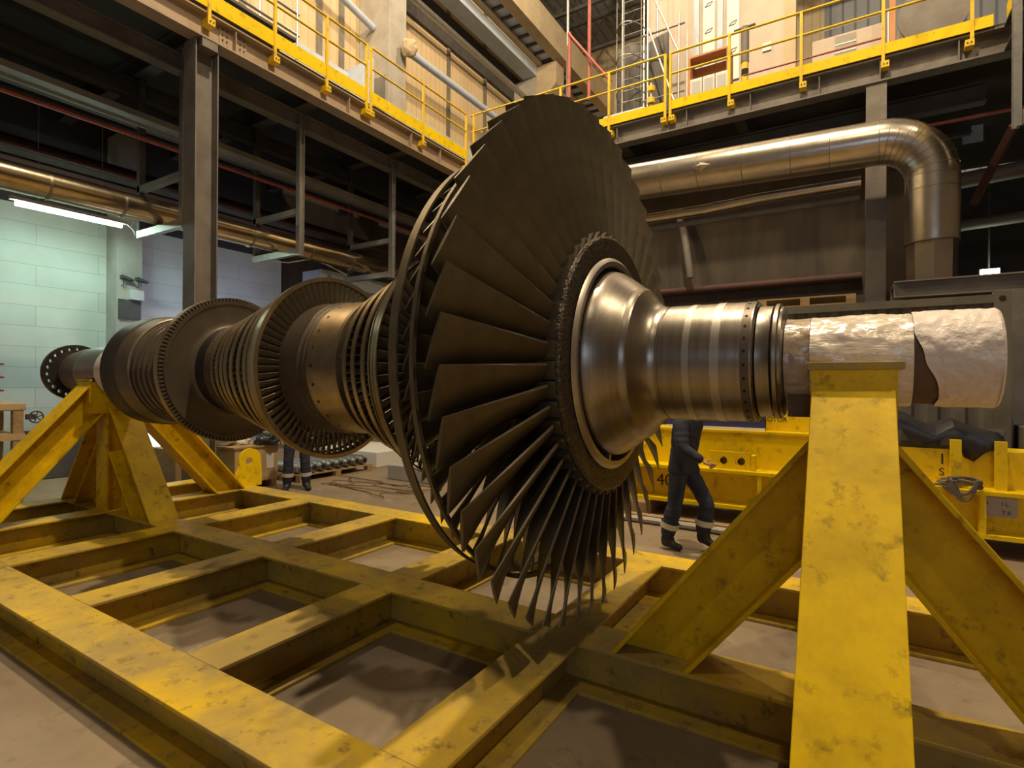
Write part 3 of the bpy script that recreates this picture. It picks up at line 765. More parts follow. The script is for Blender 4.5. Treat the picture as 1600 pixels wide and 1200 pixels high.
# ================================================================== RAILINGS
def railing(name, axis, c, a0, a1, posts, label, side, toe=(7.72, 7.94), ends=True):
    """guard-rail panel along axis at c; side = outward direction of its bolted feet"""
    mid = (a0 + a1) / 2
    base = (c, mid, 7.7) if axis == 'y' else (mid, c, 7.7)
    t = thing(name, label, 'railing', base, 'yellow guard rails round the gallery edge')
    def P(a, z, d=0): return (c + d, a, z) if axis == 'y' else (a, c + d, z)
    MB().tube([P(a0, 8.90), P(a1, 8.90)], .024, 10).build('top_rail', M['rail_yellow'], t, smooth=True)
    MB().tube([P(a0, 8.46), P(a1, 8.46)], .022, 10).build('mid_rail', M['rail_yellow'], t, smooth=True)
    mb = MB()
    if axis == 'y': mb.box(c - .008, c + .004, a0, a1, *toe)
    else: mb.box(a0, a1, c - .004, c + .008, *toe)
    mb.build('toe_board', M['yellow_clean'], t)
    for p in posts:
        mb = MB()
        if axis == 'y': mb.box(c - .022, c + .022, p - .025, p + .025, 7.47, 8.91)
        else: mb.box(p - .025, p + .025, c - .022, c + .022, 7.47, 8.91)
        po = mb.build('post', M['rail_yellow'], t)
        mb = MB()
        if axis == 'y': mb.box(*sorted((c + .024, XL - .12)), p - .03, p + .09, 7.46, 7.57)
        else: mb.box(p - (.09 if p == posts[-1] else .03), p + (.03 if p == posts[-1] else .09), *sorted((c - .024, YB + .12)), 7.46, 7.57)
        fo = sub(mb, 'foot_plate', M['rail_yellow'], po)
        bb = MB()
        for q in ((p - .06, p - .01) if axis == 'x' and p == posts[-1] else (p + .01, p + .06)):
            e = P(q, 7.515, 0); s2 = Vector((1, 0, 0)) if axis == 'y' else Vector((0, -1, 0))
            bb.tube([Vector(e) + s2 * .02, Vector(e) + s2 * .034], .013, 6)
        sub(bb, 'bolt_pair', M['girder_dark'], po)['kind'] = 'stuff'
railing('guard_rail', 'y', XL + .03, -2.0, 8.12, (-1.0, 1.2, 3.4, 4.80, 5.96, 7.08, 8.10), 'yellow guard rail on the left gallery, the panel nearest the camera', 1, (7.72, 7.98))
railing('guard_rail', 'y', XL + .03, 8.20, 11.60, (8.22, 9.88, 11.58), 'yellow guard rail on the left gallery, the panel running into the corner', 1, (7.72, 7.98))
railing('guard_rail', 'x', YB - .03, -8.60, -3.42, (-8.5, -7.2, -5.95, -4.72, -3.44), 'yellow guard rail on the back gallery, left panel, partly behind the rotor blades', -1, (7.70, 7.89))
railing('guard_rail', 'x', YB - .03, -3.35, 1.93, (-3.33, -2.14, -.85, .44, 1.66), 'yellow guard rail on the back gallery, the panel above the large silver pipe', -1, (7.70, 7.89))

# ================================================================== BACK GALLERY
back = thing('back_gallery', 'grey steel gallery along the back with its stained plate girder above the silver pipe', 'gallery', (-3, 13, 0))
edge_girder(-8.40, 2.33, 'x', YB, 1, back, [-6.5, -4.55, -3.0, -1.75, -.55, .40, 1.5])
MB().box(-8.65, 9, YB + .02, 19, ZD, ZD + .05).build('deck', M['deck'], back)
for y in (13.0, 14.4):
    MB().ibeam(-8.4, 2.0, 'x', y - .4, 6.88, .24, .34).build('joist', M['girder_dark'], back)
for x in (-7.0, -4.5, -2.0, .3):
    MB().ibeam(YB + .3, 16, 'y', x - .1, 7.26, .2, .36).build('cross_joist', M['girder_dark'], back)
column('column', .19, .50, 11.76, 12.06, 0, ZG, M['girder'], back)
column('column', -7.6, -7.3, 11.8, 12.1, 0, ZG, M['girder'], back)
tag(pipe('side_beam', [(-8.4, 13.2, 4.05), (.15, 13.2, 4.05)], .09, M['dull_red'], 'dull red pipe along the foot of the stained brown wall'))
# bent strut on the brown wall
tag(MB().tube([(-3.65, 13.15, 5.9), (-3.5, 13.05, 5.85), (-3.36, 13.0, 5.4), (-3.2, 12.95, 4.4), (-3.2, 12.95, 4.3)], .085, 8).build('bent_strut', M['girder'], smooth=True, angle=50), 'grey bent strut in front of the stained brown wall right of the blades', 'strut')
# right gallery coming towards the camera
rg = thing('right_gallery', 'steel gallery with backlit shade in its dark colour, overhead at the right edge of the picture', 'gallery', (4, 8, 0))
mb = MB(); mb.ibeam(5.0, YB - .002, 'y', 2.07, ZG, .28, ZD - ZG, .03, .02); mb.build('girder', M['girder_dark'], rg)  # dark colour carries the shade of the backlit face
MB().box(2.1, 9, 5.0, YB - .02, ZD, ZD + .05).build('deck', M['deck'], rg)
for x in (3.6, 5.2): MB().ibeam(5.0, YB - .1, 'y', x, 7.0, .2, .3).build('joist', M['girder_dark'], rg)
gr = thing('guard_rail', 'yellow guard rail on the right gallery, running towards the camera at upper right', 'railing', (2.05, 9, 7.7), 'yellow guard rails round the gallery edge')
MB().box(2.075, 2.087, 6.0, 11.6, 7.70, 7.93).build('toe_board', M['yellow_clean'], gr)
for z in (8.46, 8.90): MB().tube([(2.10, 6.0, z), (2.10, 11.6, z)], .023, 10).build('top_rail' if z > 8.8 else 'mid_rail', M['rail_yellow'], gr, smooth=True)
for y in (6.02, 7.9, 9.8, 11.55): MB().box(2.088, 2.13, y, y + .05, 7.731, 8.91).build('post', M['rail_yellow'], gr)
hp = thing('hanging_post', 'grey hanging post at the right edge in front of the dark gallery', 'post', (2.0, 10.5, 5.55))
column('post', 1.945, 2.04, 10.45, 10.56, 5.55, 10.5, M['galv'], hp, .012)
MB().box(2.041, 3.6, 10.46, 10.55, 5.57, 5.78).build('side_arm', M['girder'], hp)
MB().tube([(1.99, 10.60, 5.62), (1.75, 12.1, 4.95)], .07, 4).build('brace', M['dull_red'], hp)
pipe('overhead_pipe', [(1.5, 14.5, 6.05), (6, 14.5, 6.3)], .16, M['girder'], 'grey overhead pipe behind the top of the silver elbow, upper of two')
pipe('overhead_pipe', [(1.6, 15.5, 5.35), (7, 15.5, 5.6)], .12, M['girder'], 'grey overhead pipe behind the silver elbow, lower and thinner of two')
pipe('red_line', [(-8, 12.6, 6.62), (3.5, 12.6, 6.62)], .03, M['red_pipe'], 'thin red pipe under the back gallery above the silver elbow')
tag(MB().box(1.98, 2.32, 15.0, 15.05, 7.0, 7.35).build('hanging_sign', M['paleblue']), 'small pale blue hanging plate in the dark right of the silver elbow', 'sign')
fl_ = thing('flood_lamp', 'small bright flood lamp glowing in the dark at right above the steel frame', 'lamp', (2.6, 16, 4.4))
MB().box(2.44, 2.76, 15.96, 16.02, 4.30, 4.44).build('lit_face', M['lamp_on'], fl_)
MB().box(2.42, 2.78, 16.021, 16.12, 4.28, 4.46).build('housing', M['girder_dark'], fl_)
MB().tube([(2.6, 16.1, 4.46), (2.6, 16.1, 7.6)], .02, 6).build('stem', M['girder_dark'], fl_)
lamp('flood_lamp_light', (2.6, 15.8, 4.35), 14, (.85, 1, .75), .2)

# ================================================================== BIG SILVER PIPE
sp_ = thing('silver_pipe', 'large silver clad pipe crossing below the back gallery and bending down at right', 'pipe', (0, 11.0, 6))
PR = .362; PZ = 5.875; PX = 1.075; BR = .72; PL = 6.14
path = [(-7.5, 11.0, PL), (PX - BR, 11.0, PZ)]
def pz(x): return PL + (PZ - PL) * (x + 7.5) / (PX - BR + 7.5)
elbow = [(PX - BR + BR * math.sin(a), 11.0, PZ - BR + BR * math.cos(a)) for a in [PI / 2 * i / 18 for i in range(19)]]
MB().tube([path[0], path[1]], PR, 48).build('straight_run', M['insul'], sp_, smooth=True, angle=60)
MB().tube(elbow, PR, 48, cap=False).build('elbow', M['insul'], sp_, smooth=True, angle=60)
MB().tube([(PX, 11.0, PZ - BR), (PX, 11.0, 4.12)], PR, 48).build('drop', M['insul'], sp_, smooth=True, angle=60)
MB().lathe([(3.49, .26), (3.49, .33), (4.11, .337), (4.11, .26)], 8, 'z', (PX, 11.0, 0)).build('flared_skirt', M['insul'], sp_)
for i in range(0, 19, 2):
    a = PI / 2 * i / 18
    c = Vector(elbow[i]); d = Vector((math.cos(a), 0, -math.sin(a)))
    MB().tube([c - d * .006, c + d * .006], PR + .004, 48).build('seam_band', M['seam'], sp_, smooth=True, angle=60)
for x in (-6.0, -4.6, -3.25, -2.55, -1.75, -.95, -.35):
    MB().tube([(x, 11, pz(x)), (x + .014, 11, pz(x))], PR + .004, 48).build('seam_band', M['seam'], sp_, smooth=True, angle=60)
for z in (4.95, 4.12):
    MB().tube([(PX, 11, z), (PX, 11, z - .014)], PR + .004, 48).build('seam_band', M['seam'], sp_, smooth=True, angle=60)
# dented pyramid patch on the cladding
py = MB(); pc = pz(-2.45) - .02
q = [(-2.62, 11 - PR - .001, pc), (-2.45, 10.672, pc + .12), (-2.22, 10.654, pc), (-2.45, 10.672, pc - .12)]
vs = [py.bm.verts.new(p) for p in q]; top = py.bm.verts.new((-2.45, 10.59, pc))
for i in range(4): py.bm.faces.new((vs[i], vs[(i + 1) % 4], top))
py.build('pyramid_cap', M['insul'], sp_, recalc=True)['label'] = 'small pyramid-shaped patch on the cladding'
pp = thing('slim_pipe', 'slimmer dull silver pipe hung just below the large silver pipe', 'pipe', (-2, 11.6, 5.5))
MB().tube([(-7.5, 11.62, 5.42), (-2.6, 11.62, 5.42), (-1.6, 11.62, 5.47), (.12, 11.62, 5.47)], .115, 20).build('cladding', M['insul'], pp, smooth=True, angle=60)
MB().tube([(-7.5, 11.62, 5.17), (.1, 11.62, 5.2)], .06, 12).build('tracer_pipe', M['girder'], pp, smooth=True)

# ================================================================== STEEL FRAME, CONTAINER, PALLET
sf = thing('pipe_support', 'grey steel frame carrying the foot of the silver pipe behind the wrapped shaft end', 'frame', (1.1, 11.3, 0))
MB().ibeam(.56, 2.15, 'x', 10.62, 3.22, .2, .265).build('front_beam', M['girder'], sf)
MB().ibeam(.56, 2.15, 'x', 11.45, 3.22, .2, .265).build('rear_beam', M['girder'], sf)
MB().box(.56, 2.15, 10.83, 11.44, 3.45, 3.484).build('top_plate', M['girder'], sf)
column('leg', 1.86, 2.14, 10.62, 10.82, 0, 3.219, M['girder'], sf)
column('leg', 1.86, 2.14, 11.45, 11.65, 0, 3.219, M['girder'], sf)
MB().box(.565, .60, 10.70, 10.74, 2.95, 3.219).build('drop_bar', M['girder'], sf)
ct = thing('shipping_container', 'grey corrugated steel container standing behind the wrapped shaft end', 'container', (0, 9.8, 0))
def corrugated(y):
    mb = MB(); pts = []
    x = -1.95; i = 0
    while x < 1.62:
        for dx, dy in ((0, 0), (.10, 0), (.14, .045), (.24, .045)):
            if x + dx <= 1.64: pts.append((x + dx, y + dy))
        x += .28
    for a, b in zip(pts, pts[1:]):
        v = [mb.bm.verts.new((a[0], a[1], .15)), mb.bm.verts.new((b[0], b[1], .15)), mb.bm.verts.new((b[0], b[1], 2.86)), mb.bm.verts.new((a[0], a[1], 2.86))]
        mb.bm.faces.new(v)
    return mb
corrugated(9.02).build('corrugated_side', M['container'], ct)
MB().box(-1.98, 1.66, 8.98, 9.10, 2.86, 2.965).build('top_rail', M['container'], ct)
MB().box(-1.98, 1.66, 8.98, 9.10, .05, .15).build('bottom_rail', M['container'], ct)
MB().box(-1.98, 1.66, 9.10, 10.5, .05, .15).build('base', M['container'], ct)
MB().box(-1.98, 1.66, 9.10, 10.5, 2.90, 2.94).build('roof', M['container'], ct)
MB().box(-1.94, 1.63, 10.45, 10.5, .15, 2.90).build('rear_side', M['container'], ct)
for x in (-1.98, 1.62): MB().box(x, x + .04, 9.10, 10.45, .15, 2.90).build('end_panel', M['container'], ct)
for x, b in ((1.50, 1), (-1.98, 0)):
    cc = MB().box(x, x + .17, 8.97, 9.11, 0, 3.0).build('corner_post', M['container'], ct)
    sub(MB().tube([(x + .08, 8.965, 2.91), (x + .08, 8.972, 2.91)], .035, 12), 'corner_hole', M['black'], cc)
MB().box(-1.9, 1.6, 8.965, 8.976, 1.2, 1.28).build('side_strap', M['girder'], ct)
def pallet(name, x0, x1, y0, y1, z, label, ax='x', group=None, m=None):
    m = m or M['wood']
    t = thing(name, label, 'pallet', ((x0 + x1) / 2, (y0 + y1) / 2, z), group)
    n = 6
    for i in range(n):
        w_ = (y1 - y0) / n if ax == 'x' else (x1 - x0) / n
        if ax == 'x': MB().box(x0, x1, y0 + i * w_ + .008, y0 + (i + 1) * w_ - .008, z + .118, z + .14).build('deck_board', m, t)
        else: MB().box(x0 + i * w_ + .008, x0 + (i + 1) * w_ - .008, y0, y1, z + .118, z + .14).build('deck_board', m, t)
    for i in range(3):
        for j in range(3):
            bx = x0 + (x1 - x0 - .12) * i / 2; by = y0 + (y1 - y0 - .12) * j / 2
            MB().box(bx, bx + .12, by, by + .12, z + .02, z + .118).build('block', m, t)
    for j in range(3):
        if ax == 'x':
            by = y0 + (y1 - y0 - .12) * j / 2; MB().box(x0, x1, by, by + .12, z, z + .02).build('bottom_board', m, t)
        else:
            bx = x0 + (x1 - x0 - .12) * j / 2; MB().box(bx, bx + .12, y0, y1, z, z + .02).build('bottom_board', m, t)
    return t
pallet('wooden_pallet', -1.22, .04, 9.02, 10.1, 2.967, 'wooden pallet lying on top of the grey container')

# ================================================================== YELLOW LIFTING BEAM
lb_ = thing('lifting_beam', 'long yellow lifting beam with stencilled 40 lying behind the right stand', 'beam', (0, 7.9, .2))
X0, X1 = -2.9, 3.2
MB().box(X0, X1, 7.55, 8.45, .66, .70).build('top_flange', M['yellow_clean'], lb_)
MB().box(X0, X1, 7.55, 8.45, .20, .245).build('bottom_flange', M['yellow_clean'], lb_)
wb = MB().box(X0, X1, 7.78, 7.82, .245, .66).build('web', M['yellow_clean'], lb_)
MB().box(X0, X1, 8.2, 8.24, .245, .66).build('rear_web', M['yellow_clean'], lb_)
for x in (-1.02, 1.16, 2.4, -2.7): MB().prism([(x, 7.56, .245), (x + .05, 7.56, .245), (x + .05, 7.56, .66), (x, 7.56, .66)], (0, .22, 0)).build('stiffener', M['yellow_clean'], lb_)
MB().box(X0 + .3, -.05, 7.86, 8.40, .70, 1.17).build('upper_box', M['yellow_clean'], lb_)
MB().box(.20, X1, 7.86, 8.40, .70, 1.10).build('upper_box', M['yellow_clean'], lb_)
MB().box(X0 + .3, -.05, 7.84, 8.42, 1.17, 1.20).build('box_lid', M['yellow_clean'], lb_)
MB().box(-.98, .12, 8.05, 8.40, 1.20, 1.52).build('name_panel', M['yellow_clean'], lb_)
MB().box(-2.3, -.99, 8.0, 8.40, 1.235, 1.56).build('blue_cover', M['blue'], lb_)['label'] = 'dark blue cover on top of the beam'
MB().box(-2.3, -.985, 7.97, 8.40, 1.20, 1.234).build('cover_ledge', M['white'], lb_)
for x in (.93, 1.31, 2.6): MB().box(x, x + .095, 7.71, 7.79, .70, 1.22).build('stop_post', M['yellow_clean'], lb_)
def holed_plate(x0, x1, z0, z1, y0, y1, hs, r):
    mb = MB(); bm = mb.bm; S = []
    for y in (y0, y1):
        L = [[bm.verts.new((x, y, z)) for x, z in ((x0, z0), (x1, z0), (x1, z1), (x0, z1))]]
        for hx, hz in hs: L.append([bm.verts.new((hx + r * math.cos(2 * PI * i / 18), y, hz + r * math.sin(2 * PI * i / 18))) for i in range(18)])
        ed = []
        for lp in L: ed += [bm.edges.new((lp[i], lp[(i + 1) % len(lp)])) for i in range(len(lp))]
        bmesh.ops.triangle_fill(bm, use_beauty=True, use_dissolve=False, edges=ed); S.append(L)
    for A, B in zip(*S):
        for i in range(len(A)): bm.faces.new((A[i], A[(i + 1) % len(A)], B[(i + 1) % len(B)], B[i]))
    return mb
holed_plate(-1.62, -1.12, .70, .93, 7.66, 7.70, [(-1.46, .81), (-1.24, .81)], .062).build('lug_plate', M['yellow_clean'], lb_)
for hx in (-1.46, -1.24): MB().tube([(hx, 7.71, .80), (hx + .03, 7.85, .83)], .045, 12).build('lug_pin', M['dark_steel'], lb_)
MB().box(-1.105, -1.06, 7.62, 7.80, .70, .90).build('lug_stop', M['yellow_clean'], lb_)
MB().box(1.19, 1.50, 7.765, 7.778, .41, .62).build('rating_plate', M['plate'], lb_)['label'] = 'pale grey rating plate'
def writing(body, loc, size, m, parent, rot=(PI / 2, 0, 0), name='lettering', sx=1.0):
    cu = bpy.data.curves.new(name, 'FONT'); cu.body = body; cu.size = size; cu.extrude = .001
    tmp = bpy.data.objects.new('tmp', cu); C.objects.link(tmp)
    me = bpy.data.meshes.new_from_object(tmp.evaluated_get(bpy.context.evaluated_depsgraph_get()))
    bpy.data.objects.remove(tmp)
    o = bpy.data.objects.new(name, me); C.objects.link(o); me.materials.append(m)
    o.parent = parent; b = Vector(parent.get('base', (0, 0, 0)))
    o.location = Vector(loc) - b; o.rotation_euler = rot; o.scale = (sx, 1, 1)
    return o
writing('40 t', (-2.38, 7.778, .38), .235, M['ink'], lb_)
writing('ROTOR', (-1.02, 8.048, 1.33), .085, M['ink'], lb_)
writing('1', (.83, 7.858, .93), .17, M['ink'], lb_)
writing('S', (.84, 7.858, .80), .12, M['ink'], lb_)
writing('D       I L', (1.22, 7.763, .53), .055, M['ink'], lb_)
writing('           T 0', (1.20, 7.763, .44), .055, M['ink'], lb_)
# timbers under the beam
for i, (x, ln, y, lab) in enumerate(((-2.6, .12, 7.35, 'timber baulk under the left end of the yellow lifting beam'), (-.2, .14, 7.35, 'timber baulk under the middle of the yellow lifting beam'), (2.3, .14, 7.35, 'timber baulk under the right end of the yellow lifting beam'))):
    tag(MB().box(x, x + .2, y, 8.6, 0, .199).build('timber_baulk', M['wood'], bevel=.006), lab, 'timber')
tag(MB().tube([(-3.0, 7.02, .046), (-.9, 6.95, .046)], .045, 10).build('steel_bar', M['galv'], smooth=True), 'round grey bar on the floor behind the walking worker', 'bar')
tag(MB().box(-2.9, -.9, 7.14, 7.26, 0, .07).build('timber_plank', M['wood']), 'flat weathered plank on the floor beside the grey bar', 'plank')
tag(MB().tube([(-1.25, 6.76, .031), (-1.0, 6.72, .031), (-.8, 6.82, .031), (-.5, 6.75, .031)], .03, 8).build('red_sling', M['red_pipe'], smooth=True), 'red lifting sling end lying on the floor by the plank', 'sling')
# black tarpaulin thrown over the beam
def sheet(name, pts_rows, m, th=.012):
    bm = bmesh.new(); R = [[bm.verts.new(p) for p in row] for row in pts_rows]
    for A, B in zip(R, R[1:]):
        for k in range(len(A) - 1): bm.faces.new((A[k], A[k + 1], B[k + 1], B[k]))
    mb = MB(); mb.bm.free(); mb.bm = bm
    o = mb.build(name, m, smooth=True, angle=28)
    s = o.modifiers.new('thick', 'SOLIDIFY'); s.thickness = th
    return o
rows = []
for j, (y, zz) in enumerate(((7.81, 1.14), (7.86, 1.24), (7.98, 1.30), (8.15, 1.33), (8.35, 1.32), (8.5, 1.2))):
    row = []
    for i in range(15):
        x = .22 + i * .085
        prof = (.05, .09, .15, .21, .17, .10, .05, .03, .09, .13, .08, .03, .00, -.02, -.04)[i]
        drop = (-.0, -.02, .05, .12, .02, -.04, -.02, .04, .08, .02, -.14, -.18, -.06, 0, 0)[i]
        z = zz + prof * (.9 if j > 0 else .3) + (drop if j == 0 else 0)
        row.append((x + (.012 * math.sin(7 * j + i)), y, max(z, 1.125 if j not in (0,) else .98)))
    rows.append(row)
tag(sheet('black_tarpaulin', rows, M['tarp']), 'crumpled black tarpaulin draped over the yellow beam at right', 'tarpaulin')
tag(MB().box(.2, 2.6, 8.42, 8.80, .9, 1.62).build('blue_crate', M['blue'], bevel=.01), 'dark blue crate behind the black tarpaulin', 'crate') if 0 else None
# coil of rope on the ledge
rc = thing('rope_coil', 'loose coil of grey-brown rope hung over the ledge of the yellow beam', 'rope', (.9, 7.65, .74))
for k in range(7):
    pts = [(.98 + (.20 - .012 * k) * math.cos(a) + .01 * k, 7.63 + .055 * math.sin(a * 1.0) + .01 * math.sin(3 * a + k), .745 + .016 * k - (.18 * max(0, -math.sin(a)) * (.5 + .07 * k) if math.sin(a) < 0 else 0) * .6) for a in [2 * PI * i / 28 for i in range(28)]]
    pts = [(.98 + (.20 - .012 * k) * math.cos(a) + .01 * k, max(7.525, 7.585 + .09 * math.sin(a) + .010 * math.sin(k * 2.1 + a)), (.735 if math.sin(a) > -.62 else .745) + .021 * (k % 4) + .012 * math.sin(k * 1.7 + 2 * a) * (1 if math.sin(a) > -.6 else 0) + .004 * k - (.10 + .02 * k) * max(0, -math.sin(a) - .68) / .32) for a in [2 * PI * i / 40 for i in range(40)]]
    MB().tube(pts, .012, 7, close=True).build('rope_turn', M['rope'], rc, smooth=True)
# grey low bench behind the rotor end, dark red sheet on floor
tag(MB().box(1.75, 3.2, 8.6, 9.3, 0, 1.33).build('grey_cabinet', M['girder'], bevel=.01), 'grey cabinet behind the yellow beam at the right edge', 'cabinet')
tag(MB().box(1.35, 2.2, 6.5, 6.75, 0, .05).build('red_plate', M['red']), 'dark red flat bar on the floor at the right edge', 'bar')

# ================================================================== LEFT AND MIDDLE FLOOR THINGS
tb = thing('wooden_bench', 'wooden bench with a shelf at the left edge carrying red parts', 'bench', (-11, 2.5, 0))
MB().box(-11.5, -10.5, 1.7, 3.13, 1.37, 1.48).build('bench_top', M['plywood'], tb, bevel=.015)
MB().box(-11.45, -10.5, 1.75, 3.12, .93, 1.03).build('shelf', M['plywood'], tb)
for x in (-11.45, -10.62):
    for y in (1.78, 2.98): MB().box(x, x + .11, y, y + .12, 0, .929).build('leg', M['wood'], tb); MB().box(x, x + .11, y, y + .12, 1.031, 1.369).build('upright', M['wood'], tb)
hw = thing('handwheel', 'small dark valve handwheel at the end of the wooden bench', 'wheel', (-10.5, 3.25, 1.27))
hc = (-10.42, 3.22, 1.27)
MB().tube([(hc[0], hc[1] + .085 * math.cos(a), hc[2] + .085 * math.sin(a)) for a in [2 * PI * i / 28 for i in range(28)]], .011, 8, close=True).build('rim', M['girder_dark'], hw, smooth=True)
for k in range(3):
    a = PI * k / 3 + .3
    MB().tube([(hc[0], hc[1] - .08 * math.cos(a), hc[2] - .08 * math.sin(a)), (hc[0], hc[1] + .08 * math.cos(a), hc[2] + .08 * math.sin(a))], .008, 6).build('spoke', M['girder_dark'], hw)
MB().tube([(-10.5, 3.22, 1.27), (-10.40, 3.22, 1.27)], .016, 8).build('stem', M['girder_dark'], hw)
MB().box(-10.56, -10.5, 3.131, 3.24, 1.23, 1.31).build('mount', M['girder_dark'], hw)
for k, lab in enumerate(('red steel part at the bottom of the stack on the wooden bench', 'red steel part in the middle of the stack on the wooden bench', 'red steel part on top of the stack on the wooden bench')):
    z = 1.481 + k * .197
    t = thing('red_bracket', lab, 'bracket', (-11, 2.4, z), 'red parts stacked on the bench')
    MB().box(-11.3, -10.75, 1.8, 2.90, z, z + .012).build('base_flange', M['red'], t)
    MB().box(-11.28, -10.77, 1.85, 2.87, z + .012, z + .17).build('body', M['red'], t)
    MB().box(-11.3, -10.75, 1.8, 2.94, z + .17, z + .196).build('top_flange', M['red'], t)
tag(MB().box(-13.6, -12.6, 4.0, 5.3, 0, .85).build('steel_chest', M['girder_dark'], bevel=.02), 'dark trunk on the floor below the pilaster, behind the far stand', 'trunk')
# made-up screen standing in for an unexplained glow behind the stand
ws = thing('glow_standin', 'made-up blue-white glowing panel glimpsed through the far yellow stand', 'glow panel', (-11.3, 5.5, 0))
MB().box(-11.35, -11.31, 5.15, 5.95, .48, 1.30).build('lit_panel', M['panel_glow'], ws)
MB().box(-11.35, -11.31, 5.15, 5.95, .06, .479).build('blue_panel', mat('lit blue panel', (.2, .5, .7, 1), .5, emit=(.22, .55, .75, 1), estr=1.0), ws)
for y in (5.10, 5.951): MB().box(-11.37, -11.29, y, y + .05, 0, 1.35).build('side_post', M['girder_dark'], ws)
# wooden crate with a bundle on top
cr = thing('wooden_crate', 'plywood crate with paper labels behind the yellow lifting eye', 'crate', (-9.2, 5.6, 0))
MB().box(-9.9, -8.62, 5.25, 6.05, .12, .70).build('body', M['plywood'], cr, bevel=.006)
for y in (5.28, 5.92): MB().box(-9.9, -8.62, y, y + .1, .001, .119).build('skid', M['wood'], cr)
MB().box(-8.619, -8.615, 5.55, 5.68, .42, .58).build('paper_label', M['white'], cr); MB().box(-8.619, -8.615, 5.82, 5.96, .32, .58).build('paper_label', M['white'], cr)
MB().box(-9.95, -8.60, 5.22, 6.08, .701, .73).build('lid', M['wood'], cr)
from mathutils import noise as mnoise
def lump(name, c, s, m, seed, label, cat, amp=.25, flat=True):
    bm = bmesh.new(); bmesh.ops.create_icosphere(bm, subdivisions=4, radius=1)
    for v in bm.verts:
        p = v.co.copy(); d = 1 + amp * mnoise.fractal(p * 1.6 + Vector((seed, seed * 2, 0)), 1, 2, 4)
        v.co = Vector((p.x * s[0] * d, p.y * s[1] * d, max(p.z * s[2] * d, -s[2] * .5 if flat else -9)))
    mb = MB(); mb.bm.free(); mb.bm = bm
    o = mb.build(name, m, smooth=True, angle=80); o.location = c
    return tag(o, label, cat)
lump('wrapped_bundle', (-9.35, 5.52, .83), (.48, .28, .19), M['white'], 3, 'pale wrapped bundle lying on the plywood crate', 'bundle', .35)
lump('dark_bag', (-8.72, 5.9, .80), (.18, .2, .14), M['tarp'], 9, 'dark bag beside the pale bundle on the crate', 'bag', .4)
tag(MB().box(-10.9, -10.0, 5.0, 5.9, 0, .62).build('wooden_box', M['wood'], bevel=.01), 'second weathered wooden box behind the plywood crate', 'box')
# pallet with steel rollers
pallet('roller_pallet', -9.5, -8.42, 6.35, 8.1, 0.0, 'low wooden pallet holding a row of steel rollers behind the rotor', 'y')
for k in range(8):
    y = 6.48 + k * .205
    t = thing('steel_roller', 'short bright steel roller lying in the row on the pallet', 'roller', (-9, y, .24), 'rollers on the pallet')
    MB().lathe([(-9.4, .02), (-9.4, .06), (-9.3, .06), (-9.29, .098), (-8.56, .098), (-8.55, .075), (-8.45, .07), (-8.45, .02)], 24, 'x', (0, y, .2385)).build('barrel', M['galv'], t, smooth=True)
    MB().lathe([(-8.449, .01), (-8.449, .045), (-8.43, .045), (-8.43, .01)], 16, 'x', (0, y, .2385)).build('end_cap', M['dark_steel'], t)
tag(MB().box(-7.45, -6.3, 7.55, 8.3, 0, .28).build('concrete_block', M['concrete'], bevel=.02), 'low concrete block on the floor behind the rotor blades', 'block')
tag(MB().box(-10.4, -8.6, 8.4, 9.9, 0, .34).build('paint_tray', M['white'], bevel=.02), 'flat pale steel sheets stacked on the floor beyond the pallet', 'sheets')
# steel cable tangled on the floor
rnd = random.Random(5); pts = []
for i in range(170):
    u = i / 169
    pts.append((-8.0 + 1.9 * (.5 - .5 * math.cos(u * 2 * PI * 3.0)) + .28 * math.sin(u * 61) + .1 * math.sin(u * 131), 6.35 + .95 * u + .16 * math.sin(u * 47 + 1) + .2 * math.sin(u * 2 * PI * 3.0), .012 + .012 * (1 + math.sin(u * 90))))
tag(MB().tube(pts, .009, 6).build('steel_cable', M['cable'], smooth=True), 'tangled rusty wire cable lying on the floor behind the cradle', 'cable')

# ================================================================== UPPER HALL
# plinth strip, pillars, crane runway on the left wall
struct('trim_2', MB().box(-14.6, -14.4, -3, 12.7, 7.73, 12.22), M['paleblue'])
struct('trim_3', MB().box(-14.6, -14.4, 14.3, 30, 7.73, 12.15), M['paleblue'])
struct('trim_4', MB().box(-14.6, -13.3, 12.7, 12.76, 7.73, 12.4), M['paleblue'])
def wall_seam(y, n): struct(n, MB().box(-14.6, -14.52, y - .09, y + .09, 12.25, 26), M['girder'])
for i, y in enumerate((9.0, 11.6, 12.5, 15.0, 18.2, 20.9)): wall_seam(y, 'trim_%d' % (5 + i))
def pillar(y0, label):
    t = thing('concrete_pillar', label, 'pillar', (-13.9, y0 + .4, 7.7))
    MB().box(-14.59, -13.16, y0, y0 + .82, 7.731, 16.88).build('shaft', M['concrete'], t, bevel=.02)
    MB().prism([(-13.159, y0, 15.2), (-12.1, y0, 16.3), (-12.1, y0, 17.35), (-13.159, y0, 17.35)], (0, .82, 0)).build('corbel', M['concrete_tan'], t)
pillar(13.3, 'grey concrete wall pillar beside the corner of the left gallery')
pillar(23.3, 'farther concrete pillar with a corbel carrying the crane runway')
cw = thing('crane_runway', 'tan concrete crane runway beams with a blue-grey walkway slab along the left wall', 'beam', (-12.7, 15, 17.36))
MB().box(-13.15, -12.85, -3, 29.9, 17.36, 18.5).build('inner_beam', M['concrete_tan'], cw)
MB().box(-12.849, -12.25, -3, 29.9, 17.50, 17.56).build('walkway_slab', M['paleblue'], cw)
